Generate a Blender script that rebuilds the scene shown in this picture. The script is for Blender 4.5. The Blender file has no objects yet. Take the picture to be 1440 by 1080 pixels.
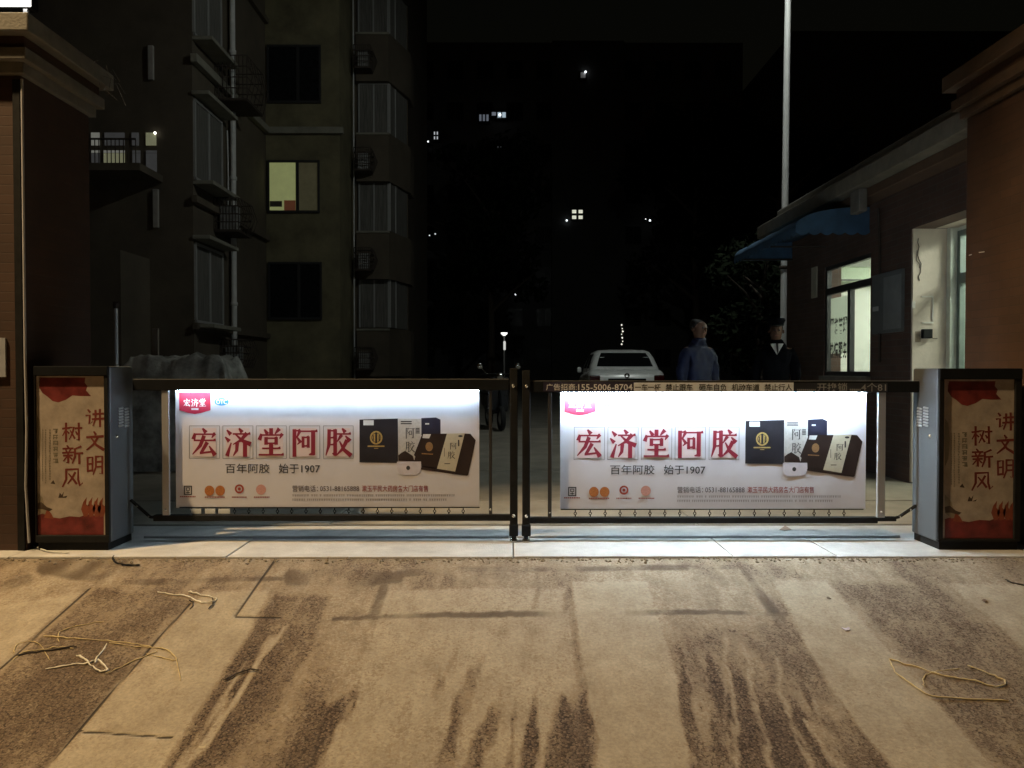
import bpy, bmesh, math, random
import numpy as np
from mathutils import Vector, Matrix, Euler, noise as mnoise

random.seed(7)
R = math.radians
scene = bpy.context.scene
COL = scene.collection

# ------------------------------------------------------------------ camera
F = 1088.0                       # focal length in photo pixels (photo 1440 x 1080)
CAM = Vector((0.0, 0.0, 1.12))
CAM_ROT = Euler((R(90 - 1.053), 0, -math.atan(4 / F)), 'XYZ').to_matrix()
cam_d = bpy.data.cameras.new('camera')
cam_d.sensor_width = 36.0
cam_d.lens = 36.0 * F / 1440.0
cam_d.clip_start = 0.05
cam_d.clip_end = 2000
cam = bpy.data.objects.new('camera', cam_d)
COL.objects.link(cam)
cam.location = CAM
cam.rotation_euler = CAM_ROT.to_euler()
scene.camera = cam

# ------------------------------------------------------------------ night sky
world = bpy.data.worlds.new('World')
scene.world = world
world.use_nodes = True
wn = world.node_tree.nodes
wl = world.node_tree.links
sky = wn.new('ShaderNodeTexSky')
sky.sky_type = 'NISHITA'
sky.sun_disc = False
sky.sun_elevation = R(3)
sky.sun_rotation = R(200)
sky.air_density = 2.0
sky.dust_density = 4.0
bg = wn['Background']
wl.new(sky.outputs['Color'], bg.inputs['Color'])
bg.inputs['Strength'].default_value = 0.0016

scene.view_settings.view_transform = 'Standard'
scene.view_settings.look = 'None'
scene.view_settings.exposure = 0.0
scene.view_settings.gamma = 1.0
scene.render.engine = 'CYCLES'
scene.cycles.use_denoising = True
scene.cycles.max_bounces = 6
scene.cycles.diffuse_bounces = 3
scene.cycles.glossy_bounces = 3
scene.cycles.transmission_bounces = 4
scene.cycles.transparent_max_bounces = 6
scene.cycles.sample_clamp_indirect = 4
scene.cycles.caustics_reflective = False
scene.cycles.caustics_refractive = False

# tunable light levels
SODIUM_W = 7300.0
YARD_W = 820.0
LED_LEFT = 112.0
LED_RIGHT = 720.0
ROOM_E = 34.0

# ------------------------------------------------------------------ pixel helpers
def ray(px, py):
    return CAM_ROT @ Vector(((px - 720) / F, -(py - 540) / F, -1.0))
def P(px, py, Y):
    d = ray(px, py)
    return CAM + d * ((Y - CAM.y) / d.y)
def PX(px, py, X):
    d = ray(px, py)
    return CAM + d * ((X - CAM.x) / d.x)
def G(px, py, z=0.0):
    d = ray(px, py)
    return CAM + d * ((z - CAM.z) / d.z)
RAMP_TOP_Y, RAMP_TOP_Z, RAMP_S, RAMP_END_Y = 4.63, -0.014, 0.193, 2.45
RAMP_END_Z = RAMP_TOP_Z - (RAMP_TOP_Y - RAMP_END_Y) * RAMP_S
def ramp_z(y):
    if y >= RAMP_TOP_Y: return RAMP_TOP_Z
    if y <= RAMP_END_Y: return RAMP_END_Z
    return RAMP_TOP_Z - (RAMP_TOP_Y - y) * RAMP_S
def GR(px, py):
    d = ray(px, py)
    # CAM.z + t dz = TOPZ - (TOPY - t dy)*S
    t = (RAMP_TOP_Z - RAMP_TOP_Y * RAMP_S - CAM.z) / (d.z - d.y * RAMP_S)
    return CAM + d * t

# ------------------------------------------------------------------ materials
MATS = {}
def mat(name, col, rough=0.6, metal=0.0, var=0.15, scale=8.0, bump=0.0, bscale=60.0, emit=None, estr=0.0, spec=0.5, stretch=None):
    if name in MATS: return MATS[name]
    m = bpy.data.materials.new(name)
    m.use_nodes = True
    nt = m.node_tree
    b = nt.nodes['Principled BSDF']
    b.inputs['Roughness'].default_value = rough
    b.inputs['Metallic'].default_value = metal
    b.inputs['Specular IOR Level'].default_value = spec
    tc = nt.nodes.new('ShaderNodeTexCoord')
    vec = tc.outputs['Object']
    if stretch:
        mp = nt.nodes.new('ShaderNodeMapping')
        mp.inputs['Scale'].default_value = stretch
        nt.links.new(vec, mp.inputs['Vector']); vec = mp.outputs['Vector']
    n = nt.nodes.new('ShaderNodeTexNoise')
    n.inputs['Scale'].default_value = scale
    n.inputs['Detail'].default_value = 6
    n.inputs['Roughness'].default_value = 0.65
    nt.links.new(vec, n.inputs['Vector'])
    mr = nt.nodes.new('ShaderNodeMapRange')
    mr.inputs['From Min'].default_value = 0.3
    mr.inputs['From Max'].default_value = 0.7
    mr.inputs['To Min'].default_value = 1 - var
    mr.inputs['To Max'].default_value = 1 + var
    nt.links.new(n.outputs['Fac'], mr.inputs['Value'])
    mx = nt.nodes.new('ShaderNodeVectorMath'); mx.operation = 'SCALE'
    mx.inputs[0].default_value = col[:3]
    nt.links.new(mr.outputs['Result'], mx.inputs['Scale'])
    nt.links.new(mx.outputs['Vector'], b.inputs['Base Color'])
    if rough > 0.05 and rough < 0.95:
        r2 = nt.nodes.new('ShaderNodeMapRange')
        r2.inputs['From Min'].default_value = 0.3; r2.inputs['From Max'].default_value = 0.7
        r2.inputs['To Min'].default_value = max(0.03, rough - 0.1); r2.inputs['To Max'].default_value = min(1, rough + 0.1)
        nt.links.new(n.outputs['Fac'], r2.inputs['Value'])
        nt.links.new(r2.outputs['Result'], b.inputs['Roughness'])
    if bump > 0:
        n2 = nt.nodes.new('ShaderNodeTexNoise')
        n2.inputs['Scale'].default_value = bscale
        n2.inputs['Detail'].default_value = 4
        nt.links.new(vec, n2.inputs['Vector'])
        bp = nt.nodes.new('ShaderNodeBump')
        bp.inputs['Strength'].default_value = bump
        bp.inputs['Distance'].default_value = 0.01
        nt.links.new(n2.outputs['Fac'], bp.inputs['Height'])
        nt.links.new(bp.outputs['Normal'], b.inputs['Normal'])
    if emit:
        b.inputs['Emission Color'].default_value = (*emit, 1)
        b.inputs['Emission Strength'].default_value = estr
    MATS[name] = m
    return m

def brick_mat(name, c1, c2, mortar, bw=0.24, bh=0.065):
    if name in MATS: return MATS[name]
    m = bpy.data.materials.new(name); m.use_nodes = True
    nt = m.node_tree; b = nt.nodes['Principled BSDF']
    b.inputs['Roughness'].default_value = 0.8
    tc = nt.nodes.new('ShaderNodeTexCoord')
    sep = nt.nodes.new('ShaderNodeSeparateXYZ'); nt.links.new(tc.outputs['Object'], sep.inputs[0])
    add = nt.nodes.new('ShaderNodeMath'); add.operation = 'ADD'
    nt.links.new(sep.outputs['X'], add.inputs[0]); nt.links.new(sep.outputs['Y'], add.inputs[1])
    cmb = nt.nodes.new('ShaderNodeCombineXYZ')
    nt.links.new(add.outputs[0], cmb.inputs['X']); nt.links.new(sep.outputs['Z'], cmb.inputs['Y'])
    br = nt.nodes.new('ShaderNodeTexBrick')
    br.inputs['Color1'].default_value = (*c1, 1); br.inputs['Color2'].default_value = (*c2, 1)
    br.inputs['Mortar'].default_value = (*mortar, 1)
    br.inputs['Scale'].default_value = 1.0
    br.inputs['Mortar Size'].default_value = 0.004
    br.inputs['Brick Width'].default_value = bw; br.inputs['Row Height'].default_value = bh
    nt.links.new(cmb.outputs[0], br.inputs['Vector'])
    n = nt.nodes.new('ShaderNodeTexNoise'); n.inputs['Scale'].default_value = 3; n.inputs['Detail'].default_value = 6
    nt.links.new(tc.outputs['Object'], n.inputs['Vector'])
    mr = nt.nodes.new('ShaderNodeMapRange'); mr.inputs['To Min'].default_value = 0.5; mr.inputs['To Max'].default_value = 1.4
    nt.links.new(n.outputs['Fac'], mr.inputs['Value'])
    mx = nt.nodes.new('ShaderNodeVectorMath'); mx.operation = 'SCALE'
    nt.links.new(br.outputs['Color'], mx.inputs[0]); nt.links.new(mr.outputs['Result'], mx.inputs['Scale'])
    nt.links.new(mx.outputs['Vector'], b.inputs['Base Color'])
    bp = nt.nodes.new('ShaderNodeBump'); bp.inputs['Strength'].default_value = 0.5; bp.inputs['Distance'].default_value = 0.004
    bp.invert = True
    nt.links.new(br.outputs['Fac'], bp.inputs['Height']); nt.links.new(bp.outputs['Normal'], b.inputs['Normal'])
    MATS[name] = m
    return m

def glass_mat(name, tint=(0.95, 1.0, 0.97), alpha=0.12, rough=0.05):
    """window glass: mostly clear, with a real glossy reflection"""
    if name in MATS: return MATS[name]
    m = bpy.data.materials.new(name); m.use_nodes = True
    nt = m.node_tree
    out = nt.nodes['Material Output']
    nt.nodes.remove(nt.nodes['Principled BSDF'])
    tr = nt.nodes.new('ShaderNodeBsdfTransparent'); tr.inputs['Color'].default_value = (*tint, 1)
    gl = nt.nodes.new('ShaderNodeBsdfGlossy'); gl.inputs['Roughness'].default_value = rough
    lw = nt.nodes.new('ShaderNodeLayerWeight'); lw.inputs['Blend'].default_value = 0.5
    fr = nt.nodes.new('ShaderNodeMapRange'); fr.inputs['From Min'].default_value = 0.3; fr.inputs['To Min'].default_value = 0.04; fr.inputs['To Max'].default_value = 0.35
    nt.links.new(lw.outputs['Facing'], fr.inputs['Value'])
    mix = nt.nodes.new('ShaderNodeMixShader')
    nt.links.new(fr.outputs[0], mix.inputs[0]); nt.links.new(tr.outputs[0], mix.inputs[1]); nt.links.new(gl.outputs[0], mix.inputs[2])
    nt.links.new(mix.outputs[0], out.inputs['Surface'])
    MATS[name] = m
    return m

# palette
M_black = mat('black_painted_steel', (0.016, 0.016, 0.016), 0.7, 0.0, 0.3, 14, 0.05, spec=0.12)
M_dgrey = mat('dark_grey_powdercoat', (0.013, 0.0145, 0.0165), 0.8, 0.0, 0.2, 10, 0.04, spec=0.06)
M_cabinet = mat('grey_cabinet_steel', (0.105, 0.115, 0.125), 0.42, 0.2, 0.10, 6, 0.03)
M_alu = mat('brushed_aluminium', (0.50, 0.51, 0.53), 0.42, 0.6, 0.03, 3)
M_post_dark = mat('dark_anodised_post', (0.06, 0.06, 0.063), 0.35, 0.5, 0.05, 3)
M_bolt = mat('bright_bolt', (0.75, 0.75, 0.72), 0.25, 0.9, 0.05)
M_chrome = mat('stainless_steel', (0.7, 0.7, 0.7), 0.2, 1.0, 0.05)
M_white_print = mat('white_vinyl_print', (0.66, 0.645, 0.70), 0.5, 0, 0.04, 5)
M_red_print = mat('deep_red_print', (0.24, 0.014, 0.034), 0.5, 0, 0.08, 30)
M_logo_red = mat('logo_red_print', (0.55, 0.03, 0.07), 0.5, 0, 0.06, 30)
M_blue_print = mat('blue_print', (0.06, 0.27, 0.5), 0.5, 0, 0.05)
M_ink = mat('grey_black_print', (0.035, 0.033, 0.035), 0.5, 0, 0.1)
M_ink_soft = mat('grey_print', (0.30, 0.27, 0.27), 0.5, 0, 0.1)
M_boxline = mat('thin_grey_frame_print', (0.22, 0.21, 0.22), 0.5, 0, 0.1)
M_pack_black = mat('black_pack_print', (0.018, 0.016, 0.022), 0.45, 0, 0.3, 12)
M_pack_brown = mat('brown_black_pack_print', (0.026, 0.014, 0.011), 0.45, 0, 0.3, 12)
M_pack_navy = mat('navy_pack_print', (0.022, 0.022, 0.045), 0.45, 0, 0.2, 12)
M_gold = mat('gold_print', (0.42, 0.29, 0.10), 0.45, 0, 0.25, 160)
M_panel_pale = mat('pale_panel_print', (0.50, 0.48, 0.46), 0.5, 0, 0.15, 60)
M_panel_cream = mat('cream_panel_print', (0.55, 0.50, 0.38), 0.5, 0, 0.10, 40)
M_bowl = mat('white_bowl_print', (0.62, 0.58, 0.64), 0.5, 0, 0.1, 20)
M_orange_seal = mat('orange_seal_print', (0.45, 0.16, 0.045), 0.5, 0, 0.3, 200)
M_pink_seal = mat('pink_seal_print', (0.58, 0.30, 0.26), 0.5, 0, 0.2, 200)
M_redbrown = mat('red_brown_print', (0.30, 0.06, 0.05), 0.5, 0, 0.1)
M_pink_fill = mat('pale_pink_print', (0.70, 0.58, 0.58), 0.5, 0, 0.05)
M_poster = mat('cream_poster_paper', (0.40, 0.34, 0.285), 0.45, 0, 0.28, 7)
M_poster_red = mat('poster_red', (0.16, 0.024, 0.022), 0.45, 0, 0.55, 11)
M_poster_ink = mat('poster_brush_red', (0.18, 0.035, 0.026), 0.45, 0, 0.15, 16)
M_poster_grey = mat('poster_grey', (0.17, 0.15, 0.105), 0.45, 0, 0.2, 16)
M_poster_orange = mat('poster_orange', (0.24, 0.06, 0.03), 0.45, 0, 0.25, 16)
M_poster_gap = mat('poster_stain', (0.25, 0.21, 0.15), 0.45, 0, 0.25, 9)
M_strip_grey = mat('grey_notice_strip', (0.80, 0.84, 0.90), 0.5, 0, 0.08, 30)
M_strip_navy = mat('navy_notice_strip', (0.035, 0.03, 0.06), 0.45, 0, 0.3, 8)
M_strip_white = mat('white_strip_letters', (0.85, 0.85, 0.88), 0.5, 0, 0.1)
M_conc = mat('pale_concrete', (0.40, 0.39, 0.37), 0.85, 0, 0.22, 5, 0.25, 90)
M_cap_brown = mat('brown_cap_render', (0.085, 0.055, 0.035), 0.85, 0, 0.3, 7, 0.3, 60)
M_cap = mat('grey_cap_render', (0.19, 0.18, 0.155), 0.85, 0, 0.25, 7, 0.3, 60)
M_pillar = brick_mat('brown_tile_cladding', (0.066, 0.033, 0.020), (0.056, 0.029, 0.018), (0.052, 0.029, 0.019), 0.21, 0.06)
M_brick = brick_mat('dark_brown_brick', (0.12, 0.068, 0.048), (0.09, 0.055, 0.042), (0.11, 0.09, 0.075))
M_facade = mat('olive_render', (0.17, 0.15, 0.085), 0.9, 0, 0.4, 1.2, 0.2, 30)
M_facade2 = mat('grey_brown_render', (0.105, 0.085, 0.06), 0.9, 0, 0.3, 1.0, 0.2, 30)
M_far = mat('far_render', (0.10, 0.10, 0.10), 0.9, 0, 0.2, 0.4)
M_ledge = mat('pale_ledge_render', (0.26, 0.25, 0.20), 0.9, 0, 0.25, 3)
M_frame_dark = mat('dark_window_frame', (0.03, 0.03, 0.03), 0.5, 0, 0.2)
M_frame_white = mat('white_window_frame', (0.34, 0.34, 0.33), 0.45, 0, 0.1)
M_pipe = mat('white_plastic_pipe', (0.62, 0.62, 0.6), 0.45, 0, 0.12, 4)
M_pole = mat('white_painted_pole', (0.7, 0.7, 0.68), 0.45, 0, 0.08, 4)
M_iron = mat('rusty_iron', (0.06, 0.045, 0.035), 0.8, 0.2, 0.3, 40)
M_glass_dark = mat('dark_night_glass', (0.010, 0.011, 0.012), 0.3, 0, 0.1, spec=0.15)
M_curtain = mat('grey_curtain', (0.145, 0.14, 0.125), 0.9, 0, 0.5, 6, 0, stretch=(8, 8, 0.3))
M_awning = mat('blue_awning_fabric', (0.050, 0.110, 0.190), 0.8, 0, 0.25, 6, 0.1, 50)
M_whitewall = mat('white_painted_plaster', (0.68, 0.585, 0.49), 0.85, 0, 0.14, 3, 0.25, 40)
M_room = mat('pale_room_wall', (0.74, 0.755, 0.68), 0.8, 0, 0.06, 2)
M_clear = glass_mat('clear_window_glass')

# ------------------------------------------------------------------ mesh builder
ORIGIN = {}
class MB:
    def __init__(self):
        self.v = []; self.f = []; self.smooth = []
    def add(self, vs, fs, smooth=False):
        o = len(self.v)
        self.v += [Vector(p) for p in vs]
        self.f += [tuple(i + o for i in q) for q in fs]
        self.smooth += [smooth] * len(fs)
        return self
    def box(self, x0, x1, y0, y1, z0, z1):
        if x0 > x1: x0, x1 = x1, x0
        if y0 > y1: y0, y1 = y1, y0
        if z0 > z1: z0, z1 = z1, z0
        v = [(x0, y0, z0), (x1, y0, z0), (x1, y1, z0), (x0, y1, z0), (x0, y0, z1), (x1, y0, z1), (x1, y1, z1), (x0, y1, z1)]
        return self.add(v, [(0, 3, 2, 1), (4, 5, 6, 7), (0, 1, 5, 4), (1, 2, 6, 5), (2, 3, 7, 6), (3, 0, 4, 7)])
    def tube(self, pts, r, n=8, closed=False):
        pts = [Vector(p) for p in pts]
        rs = r if isinstance(r, (list, tuple)) else [r] * len(pts)
        rings = []
        prev = None
        m = len(pts)
        for i, p in enumerate(pts):
            if closed: t = pts[(i + 1) % m] - pts[i - 1]
            else: t = pts[min(i + 1, m - 1)] - pts[max(i - 1, 0)]
            if t.length < 1e-9: t = Vector((0, 0, 1))
            t.normalize()
            if prev is None:
                a = Vector((0, 0, 1)) if abs(t.z) < 0.9 else Vector((1, 0, 0))
                u = t.cross(a).normalized()
            else:
                u = prev - t * prev.dot(t)
                u = u.normalized() if u.length > 1e-6 else t.orthogonal().normalized()
            prev = u
            w = t.cross(u)
            rings.append([p + (u * math.cos(2 * math.pi * k / n) + w * math.sin(2 * math.pi * k / n)) * rs[i] for k in range(n)])
        vs = [q for ring in rings for q in ring]
        fs = []
        for i in range(m if closed else m - 1):
            a = i * n; b = ((i + 1) % m) * n
            for k in range(n):
                fs.append((a + k, a + (k + 1) % n, b + (k + 1) % n, b + k))
        self.add(vs, fs, True)
        if not closed:
            self.add(rings[0], [tuple(reversed(range(n)))]); self.add(rings[-1], [tuple(range(n))])
        return self
    def lathe(self, prof, c, n=20, axis='z'):
        c = Vector(c); vs = []; fs = []
        for (r, h) in prof:
            for k in range(n):
                a = 2 * math.pi * k / n
                if axis == 'z': q = Vector((r * math.cos(a), r * math.sin(a), h))
                elif axis == 'y': q = Vector((r * math.cos(a), h, r * math.sin(a)))
                else: q = Vector((h, r * math.cos(a), r * math.sin(a)))
                vs.append(c + q)
        for i in range(len(prof) - 1):
            for k in range(n):
                fs.append((i * n + k, i * n + (k + 1) % n, (i + 1) * n + (k + 1) % n, (i + 1) * n + k))
        self.add(vs, fs, True)
        return self
    def prism(self, poly, d):
        """polygon (3D points) extruded by vector d"""
        poly = [Vector(p) for p in poly]; d = Vector(d); n = len(poly)
        vs = poly + [p + d for p in poly]
        fs = [tuple(range(n)), tuple(reversed(range(n, 2 * n)))]
        for i in range(n): fs.append((i, i + n, (i + 1) % n + n, (i + 1) % n))
        return self.add(vs, fs)
    def poly(self, pts):
        return self.add(pts, [tuple(range(len(pts)))])
    def build(self, name, material, parent=None, bevel=0.0, local=False, solid=0.0):
        me = bpy.data.meshes.new(name)
        o = bpy.data.objects.new(name, me)
        COL.objects.link(o)
        if parent is not None:
            o.parent = parent
            org = Vector((0, 0, 0)) if local else ORIGIN[parent.name]
        else:
            xs = [v.x for v in self.v]; ys = [v.y for v in self.v]; zs = [v.z for v in self.v]
            org = Vector(((min(xs) + max(xs)) / 2, (min(ys) + max(ys)) / 2, min(zs)))
            o.location = org
        ORIGIN[o.name] = org
        me.from_pydata([tuple(v - org) for v in self.v], [], self.f)
        me.polygons.foreach_set('use_smooth', self.smooth)
        me.update()
        me.materials.append(material)
        if bevel > 0:
            b = o.modifiers.new('bevel', 'BEVEL'); b.width = bevel; b.segments = 2; b.limit_method = 'ANGLE'
        if solid > 0:
            s = o.modifiers.new('solid', 'SOLIDIFY'); s.thickness = solid
        return o

def tag(o, label=None, cat=None, group=None, kind=None):
    if label: o['label'] = label
    if cat: o['category'] = cat
    if group: o['group'] = group
    if kind: o['kind'] = kind
    return o
def thing(name, loc, label, cat, group=None, rz=0):
    o = bpy.data.objects.new(name, None)
    COL.objects.link(o)
    o.empty_display_size = 0.2
    o.location = loc; o.rotation_euler = (0, 0, rz)
    ORIGIN[o.name] = Vector(loc)
    return tag(o, label, cat, group)
def copy_tree(o, parent=None):
    c = o.copy(); COL.objects.link(c)
    if parent is not None: c.parent = parent
    ORIGIN[c.name] = ORIGIN[o.name]
    for ch in list(o.children): copy_tree(ch, c)
    return c
def bxm(name, m, parent, x0, x1, y0, y1, z0, z1, bevel=0.0):
    return MB().box(x0, x1, y0, y1, z0, z1).build(name, m, parent, bevel)

# ------------------------------------------------------------------ lettering
def stroke_mesh(mb, pts, xf, layer):
    """pts: (x, y, width) in a 100 x 100 box, y down; xf maps (x, y, layer) to world"""
    n = len(pts); L = []; Rr = []
    for i in range(n):
        a = pts[max(i - 1, 0)]; b = pts[min(i + 1, n - 1)]
        dx, dy = b[0] - a[0], b[1] - a[1]
        l = math.hypot(dx, dy) or 1
        nx, ny = -dy / l, dx / l
        w = pts[i][2] / 2
        ex = ey = 0
        if i == 0: ex, ey = -dx / l * w * 0.5, -dy / l * w * 0.5
        if i == n - 1: ex, ey = dx / l * w * 0.5, dy / l * w * 0.5
        L.append(xf(pts[i][0] + nx * w + ex, pts[i][1] + ny * w + ey, layer))
        Rr.append(xf(pts[i][0] - nx * w + ex, pts[i][1] - ny * w + ey, layer))
    mb.add(L + Rr, [(i, i + 1, n + i + 1, n + i) for i in range(n - 1)])
def Hh(x0, y, x1, w=5):           # thin serif horizontal with a wedge at its right end
    return [[(x0, y, w), (x1, y, w)], [(x1 - 9, y - 1, 3), (x1 - 2, y - 2, 9)]]
def Vv(x, y0, y1, w=13):
    return [[(x, y0, w), (x, y1, w)]]
SERIF = {
 '宏': [[(44, -2, 5), (54, 10, 14)], [(13, 18, 8), (8, 34, 13)], [(90, 18, 11), (80, 32, 3)], *Hh(10, 19, 92), *Hh(10, 42, 94),
       [(48, 28, 12), (34, 62, 11), (4, 94, 3)], [(60, 52, 12), (38, 88, 9)], [(34, 90, 6), (84, 84, 6)], [(70, 64, 4), (90, 94, 15)]],
 '济': [[(8, 4, 4), (20, 17, 13)], [(1, 30, 4), (14, 43, 13)], [(24, 52, 4), (9, 97, 13)], [(56, -2, 5), (65, 9, 13)], *Hh(32, 18, 99),
       [(84, 18, 13), (62, 42, 9), (32, 57, 3)], [(42, 20, 4), (68, 43, 10), (98, 55, 14)], [(48, 55, 12), (46, 80, 10), (33, 99, 3)], *Vv(79, 54, 100, 13)],
 '堂': [*Vv(50, 0, 20, 12), [(24, 2, 5), (34, 16, 13)], [(80, 1, 13), (66, 17, 4)], *Hh(8, 22, 93), [(11, 20, 8), (5, 37, 13)], [(93, 20, 11), (84, 35, 3)],
       *Vv(30, 33, 55, 11), *Vv(70, 33, 55, 11), *Hh(30, 34, 72), *Hh(30, 53, 70), *Hh(16, 72, 86), *Vv(50, 55, 95, 13), *Hh(2, 96, 99)],
 '阿': [*Vv(10, 4, 100, 12), *Hh(10, 6, 32), [(32, 6, 11), (20, 30, 5)], [(20, 30, 5), (34, 48, 12), (22, 57, 3)], *Hh(38, 8, 100), *Vv(84, 8, 93, 13),
       [(84, 92, 12), (68, 95, 3)], *Vv(44, 30, 67, 9), *Vv(65, 30, 67, 9), *Hh(44, 31, 66), *Hh(44, 63, 65)],
 '胶': [[(14, 4, 11), (13, 60, 11), (1, 98, 3)], *Vv(38, 4, 95, 12), [(38, 95, 11), (27, 91, 3)], *Hh(14, 6, 40), *Hh(14, 32, 36), *Hh(14, 58, 36),
       [(67, -2, 5), (76, 9, 13)], *Hh(46, 18, 100), [(62, 24, 12), (46, 47, 3)], [(80, 26, 4), (95, 42, 14)], [(84, 44, 13), (68, 74, 10), (42, 99, 3)],
       [(56, 46, 4), (72, 76, 11), (99, 97, 14)]],
}
BRUSH = {
 '讲': [[(12, 4, 8), (23, 18, 13)], [(2, 38, 11), (22, 35, 11), (20, 84, 11), (36, 72, 6)], [(40, 30, 11), (97, 26, 11)], [(36, 58, 11), (99, 54, 12)],
       [(54, 8, 12), (54, 58, 11), (40, 95, 7)], [(78, 3, 12), (79, 99, 11)]],
 '文': [[(44, 0, 8), (54, 14, 14)], [(4, 29, 12), (96, 24, 13)], [(66, 30, 12), (42, 66, 13), (4, 95, 7)], [(30, 34, 8), (58, 70, 13), (98, 93, 16)]],
 '明': [[(8, 12, 11), (10, 82, 11)], [(8, 14, 11), (36, 10, 11), (36, 80, 11)], [(10, 45, 9), (36, 43, 9)], [(10, 80, 10), (36, 76, 10)],
       [(55, 8, 11), (55, 60, 11), (40, 97, 7)], [(54, 8, 11), (91, 6, 11), (91, 95, 11), (77, 91, 6)], [(56, 34, 9), (88, 32, 9)], [(56, 59, 9), (88, 57, 9)]],
 '树': [[(0, 30, 10), (34, 26, 10)], [(18, 0, 11), (18, 100, 11)], [(18, 34, 9), (0, 68, 5)], [(20, 40, 5), (33, 55, 10)], [(38, 24, 10), (59, 22, 10), (50, 56, 10), (35, 88, 5)],
       [(40, 40, 6), (63, 82, 11)], [(66, 28, 10), (100, 26, 10)], [(84, 0, 11), (85, 93, 11), (73, 88, 5)], [(69, 46, 7), (77, 61, 11)]],
 '新': [[(22, -2, 7), (29, 9, 11)], [(2, 16, 10), (52, 14, 10)], [(16, 21, 7), (20, 32, 10)], [(40, 20, 9), (33, 32, 6)], [(0, 39, 10), (54, 36, 10)], [(5, 55, 10), (49, 53, 10)],
       [(28, 38, 11), (28, 97, 11), (19, 93, 5)], [(24, 58, 9), (4, 85, 6)], [(34, 60, 6), (47, 75, 10)], [(92, 3, 11), (62, 18, 8)], [(62, 16, 11), (62, 60, 11), (49, 98, 7)],
       [(64, 43, 10), (100, 40, 10)], [(83, 42, 11), (84, 100, 11)]],
 '风': [[(18, 8, 12), (18, 60, 12), (0, 98, 7)], [(18, 9, 11), (78, 6, 11), (78, 60, 11), (87, 92, 12), (100, 78, 6)], [(63, 24, 11), (46, 56, 11), (26, 82, 6)],
       [(30, 30, 6), (50, 54, 11), (70, 82, 12)]],
}
def glyph(mb, table, ch, x0, y0, x1, y1, Y, grow=1.0):
    """draw one character into the photo-pixel box on the vertical plane at depth Y"""
    for k, s in enumerate(table[ch]):
        s = [(a, b, w * grow) for a, b, w in s]
        stroke_mesh(mb, s, lambda u, v, l: P(x0 + (x1 - x0) * u / 100, y0 + (y1 - y0) * v / 100, Y - 0.00002 * l), k)

def text_mesh(body, size=1.0, bold=0.0, align='LEFT'):
    cu = bpy.data.curves.new('lettering', 'FONT')
    cu.body = body; cu.size = size; cu.align_x = align
    cu.offset = bold; cu.resolution_u = 2
    ob = bpy.data.objects.new('lettering', cu)
    COL.objects.link(ob)
    dg = bpy.context.evaluated_depsgraph_get()
    me = bpy.data.meshes.new_from_object(ob.evaluated_get(dg))
    bpy.data.objects.remove(ob)
    vs = [v.co.copy() for v in me.vertices]; fs = [tuple(p.vertices) for p in me.polygons]
    bpy.data.meshes.remove(me)
    return vs, fs
def text_into(mb, body, px0, py0, px1, py1, Y, bold=0.0):
    """fit a line of text into a pixel box on the vertical plane at depth Y"""
    vs, fs = text_mesh(body, 1.0, bold)
    if not vs: return
    xs = [v.x for v in vs]; ys = [v.y for v in vs]
    a, b, c, d = min(xs), max(xs), min(ys), max(ys)
    mb.add([P(px0 + (v.x - a) / (b - a) * (px1 - px0), py1 - (v.y - c) / (d - c) * (py1 - py0), Y) for v in vs], fs)
def pq(mb, pts, Y):
    mb.poly([P(x, y, Y) for x, y in reversed(pts)])
def prect(mb, x0, y0, x1, y1, Y):
    pq(mb, [(x0, y0), (x1, y0), (x1, y1), (x0, y1)], Y)
def pdisc(mb, cx, cy, rx, ry, Y, n=28):
    pq(mb, [(cx + rx * math.cos(2 * math.pi * k / n), cy + ry * math.sin(2 * math.pi * k / n)) for k in range(n)], Y)
def pring(mb, cx, cy, r0, r1, Y, n=28):
    vs = []
    for k in range(n):
        a = 2 * math.pi * k / n
        vs.append(P(cx + r0 * math.cos(a), cy + r0 * math.sin(a), Y)); vs.append(P(cx + r1 * math.cos(a), cy + r1 * math.sin(a), Y))
    mb.add(vs, [(2 * k, 2 * k + 1, (2 * k + 3) % (2 * n), (2 * k + 2) % (2 * n)) for k in range(n)])
def pframe(mb, x0, y0, x1, y1, w, Y):
    prect(mb, x0, y0, x1, y0 + w, Y); prect(mb, x0, y1 - w, x1, y1, Y)
    prect(mb, x0, y0 + w, x0 + w, y1 - w, Y); prect(mb, x1 - w, y0 + w, x1, y1 - w, Y)

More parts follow.
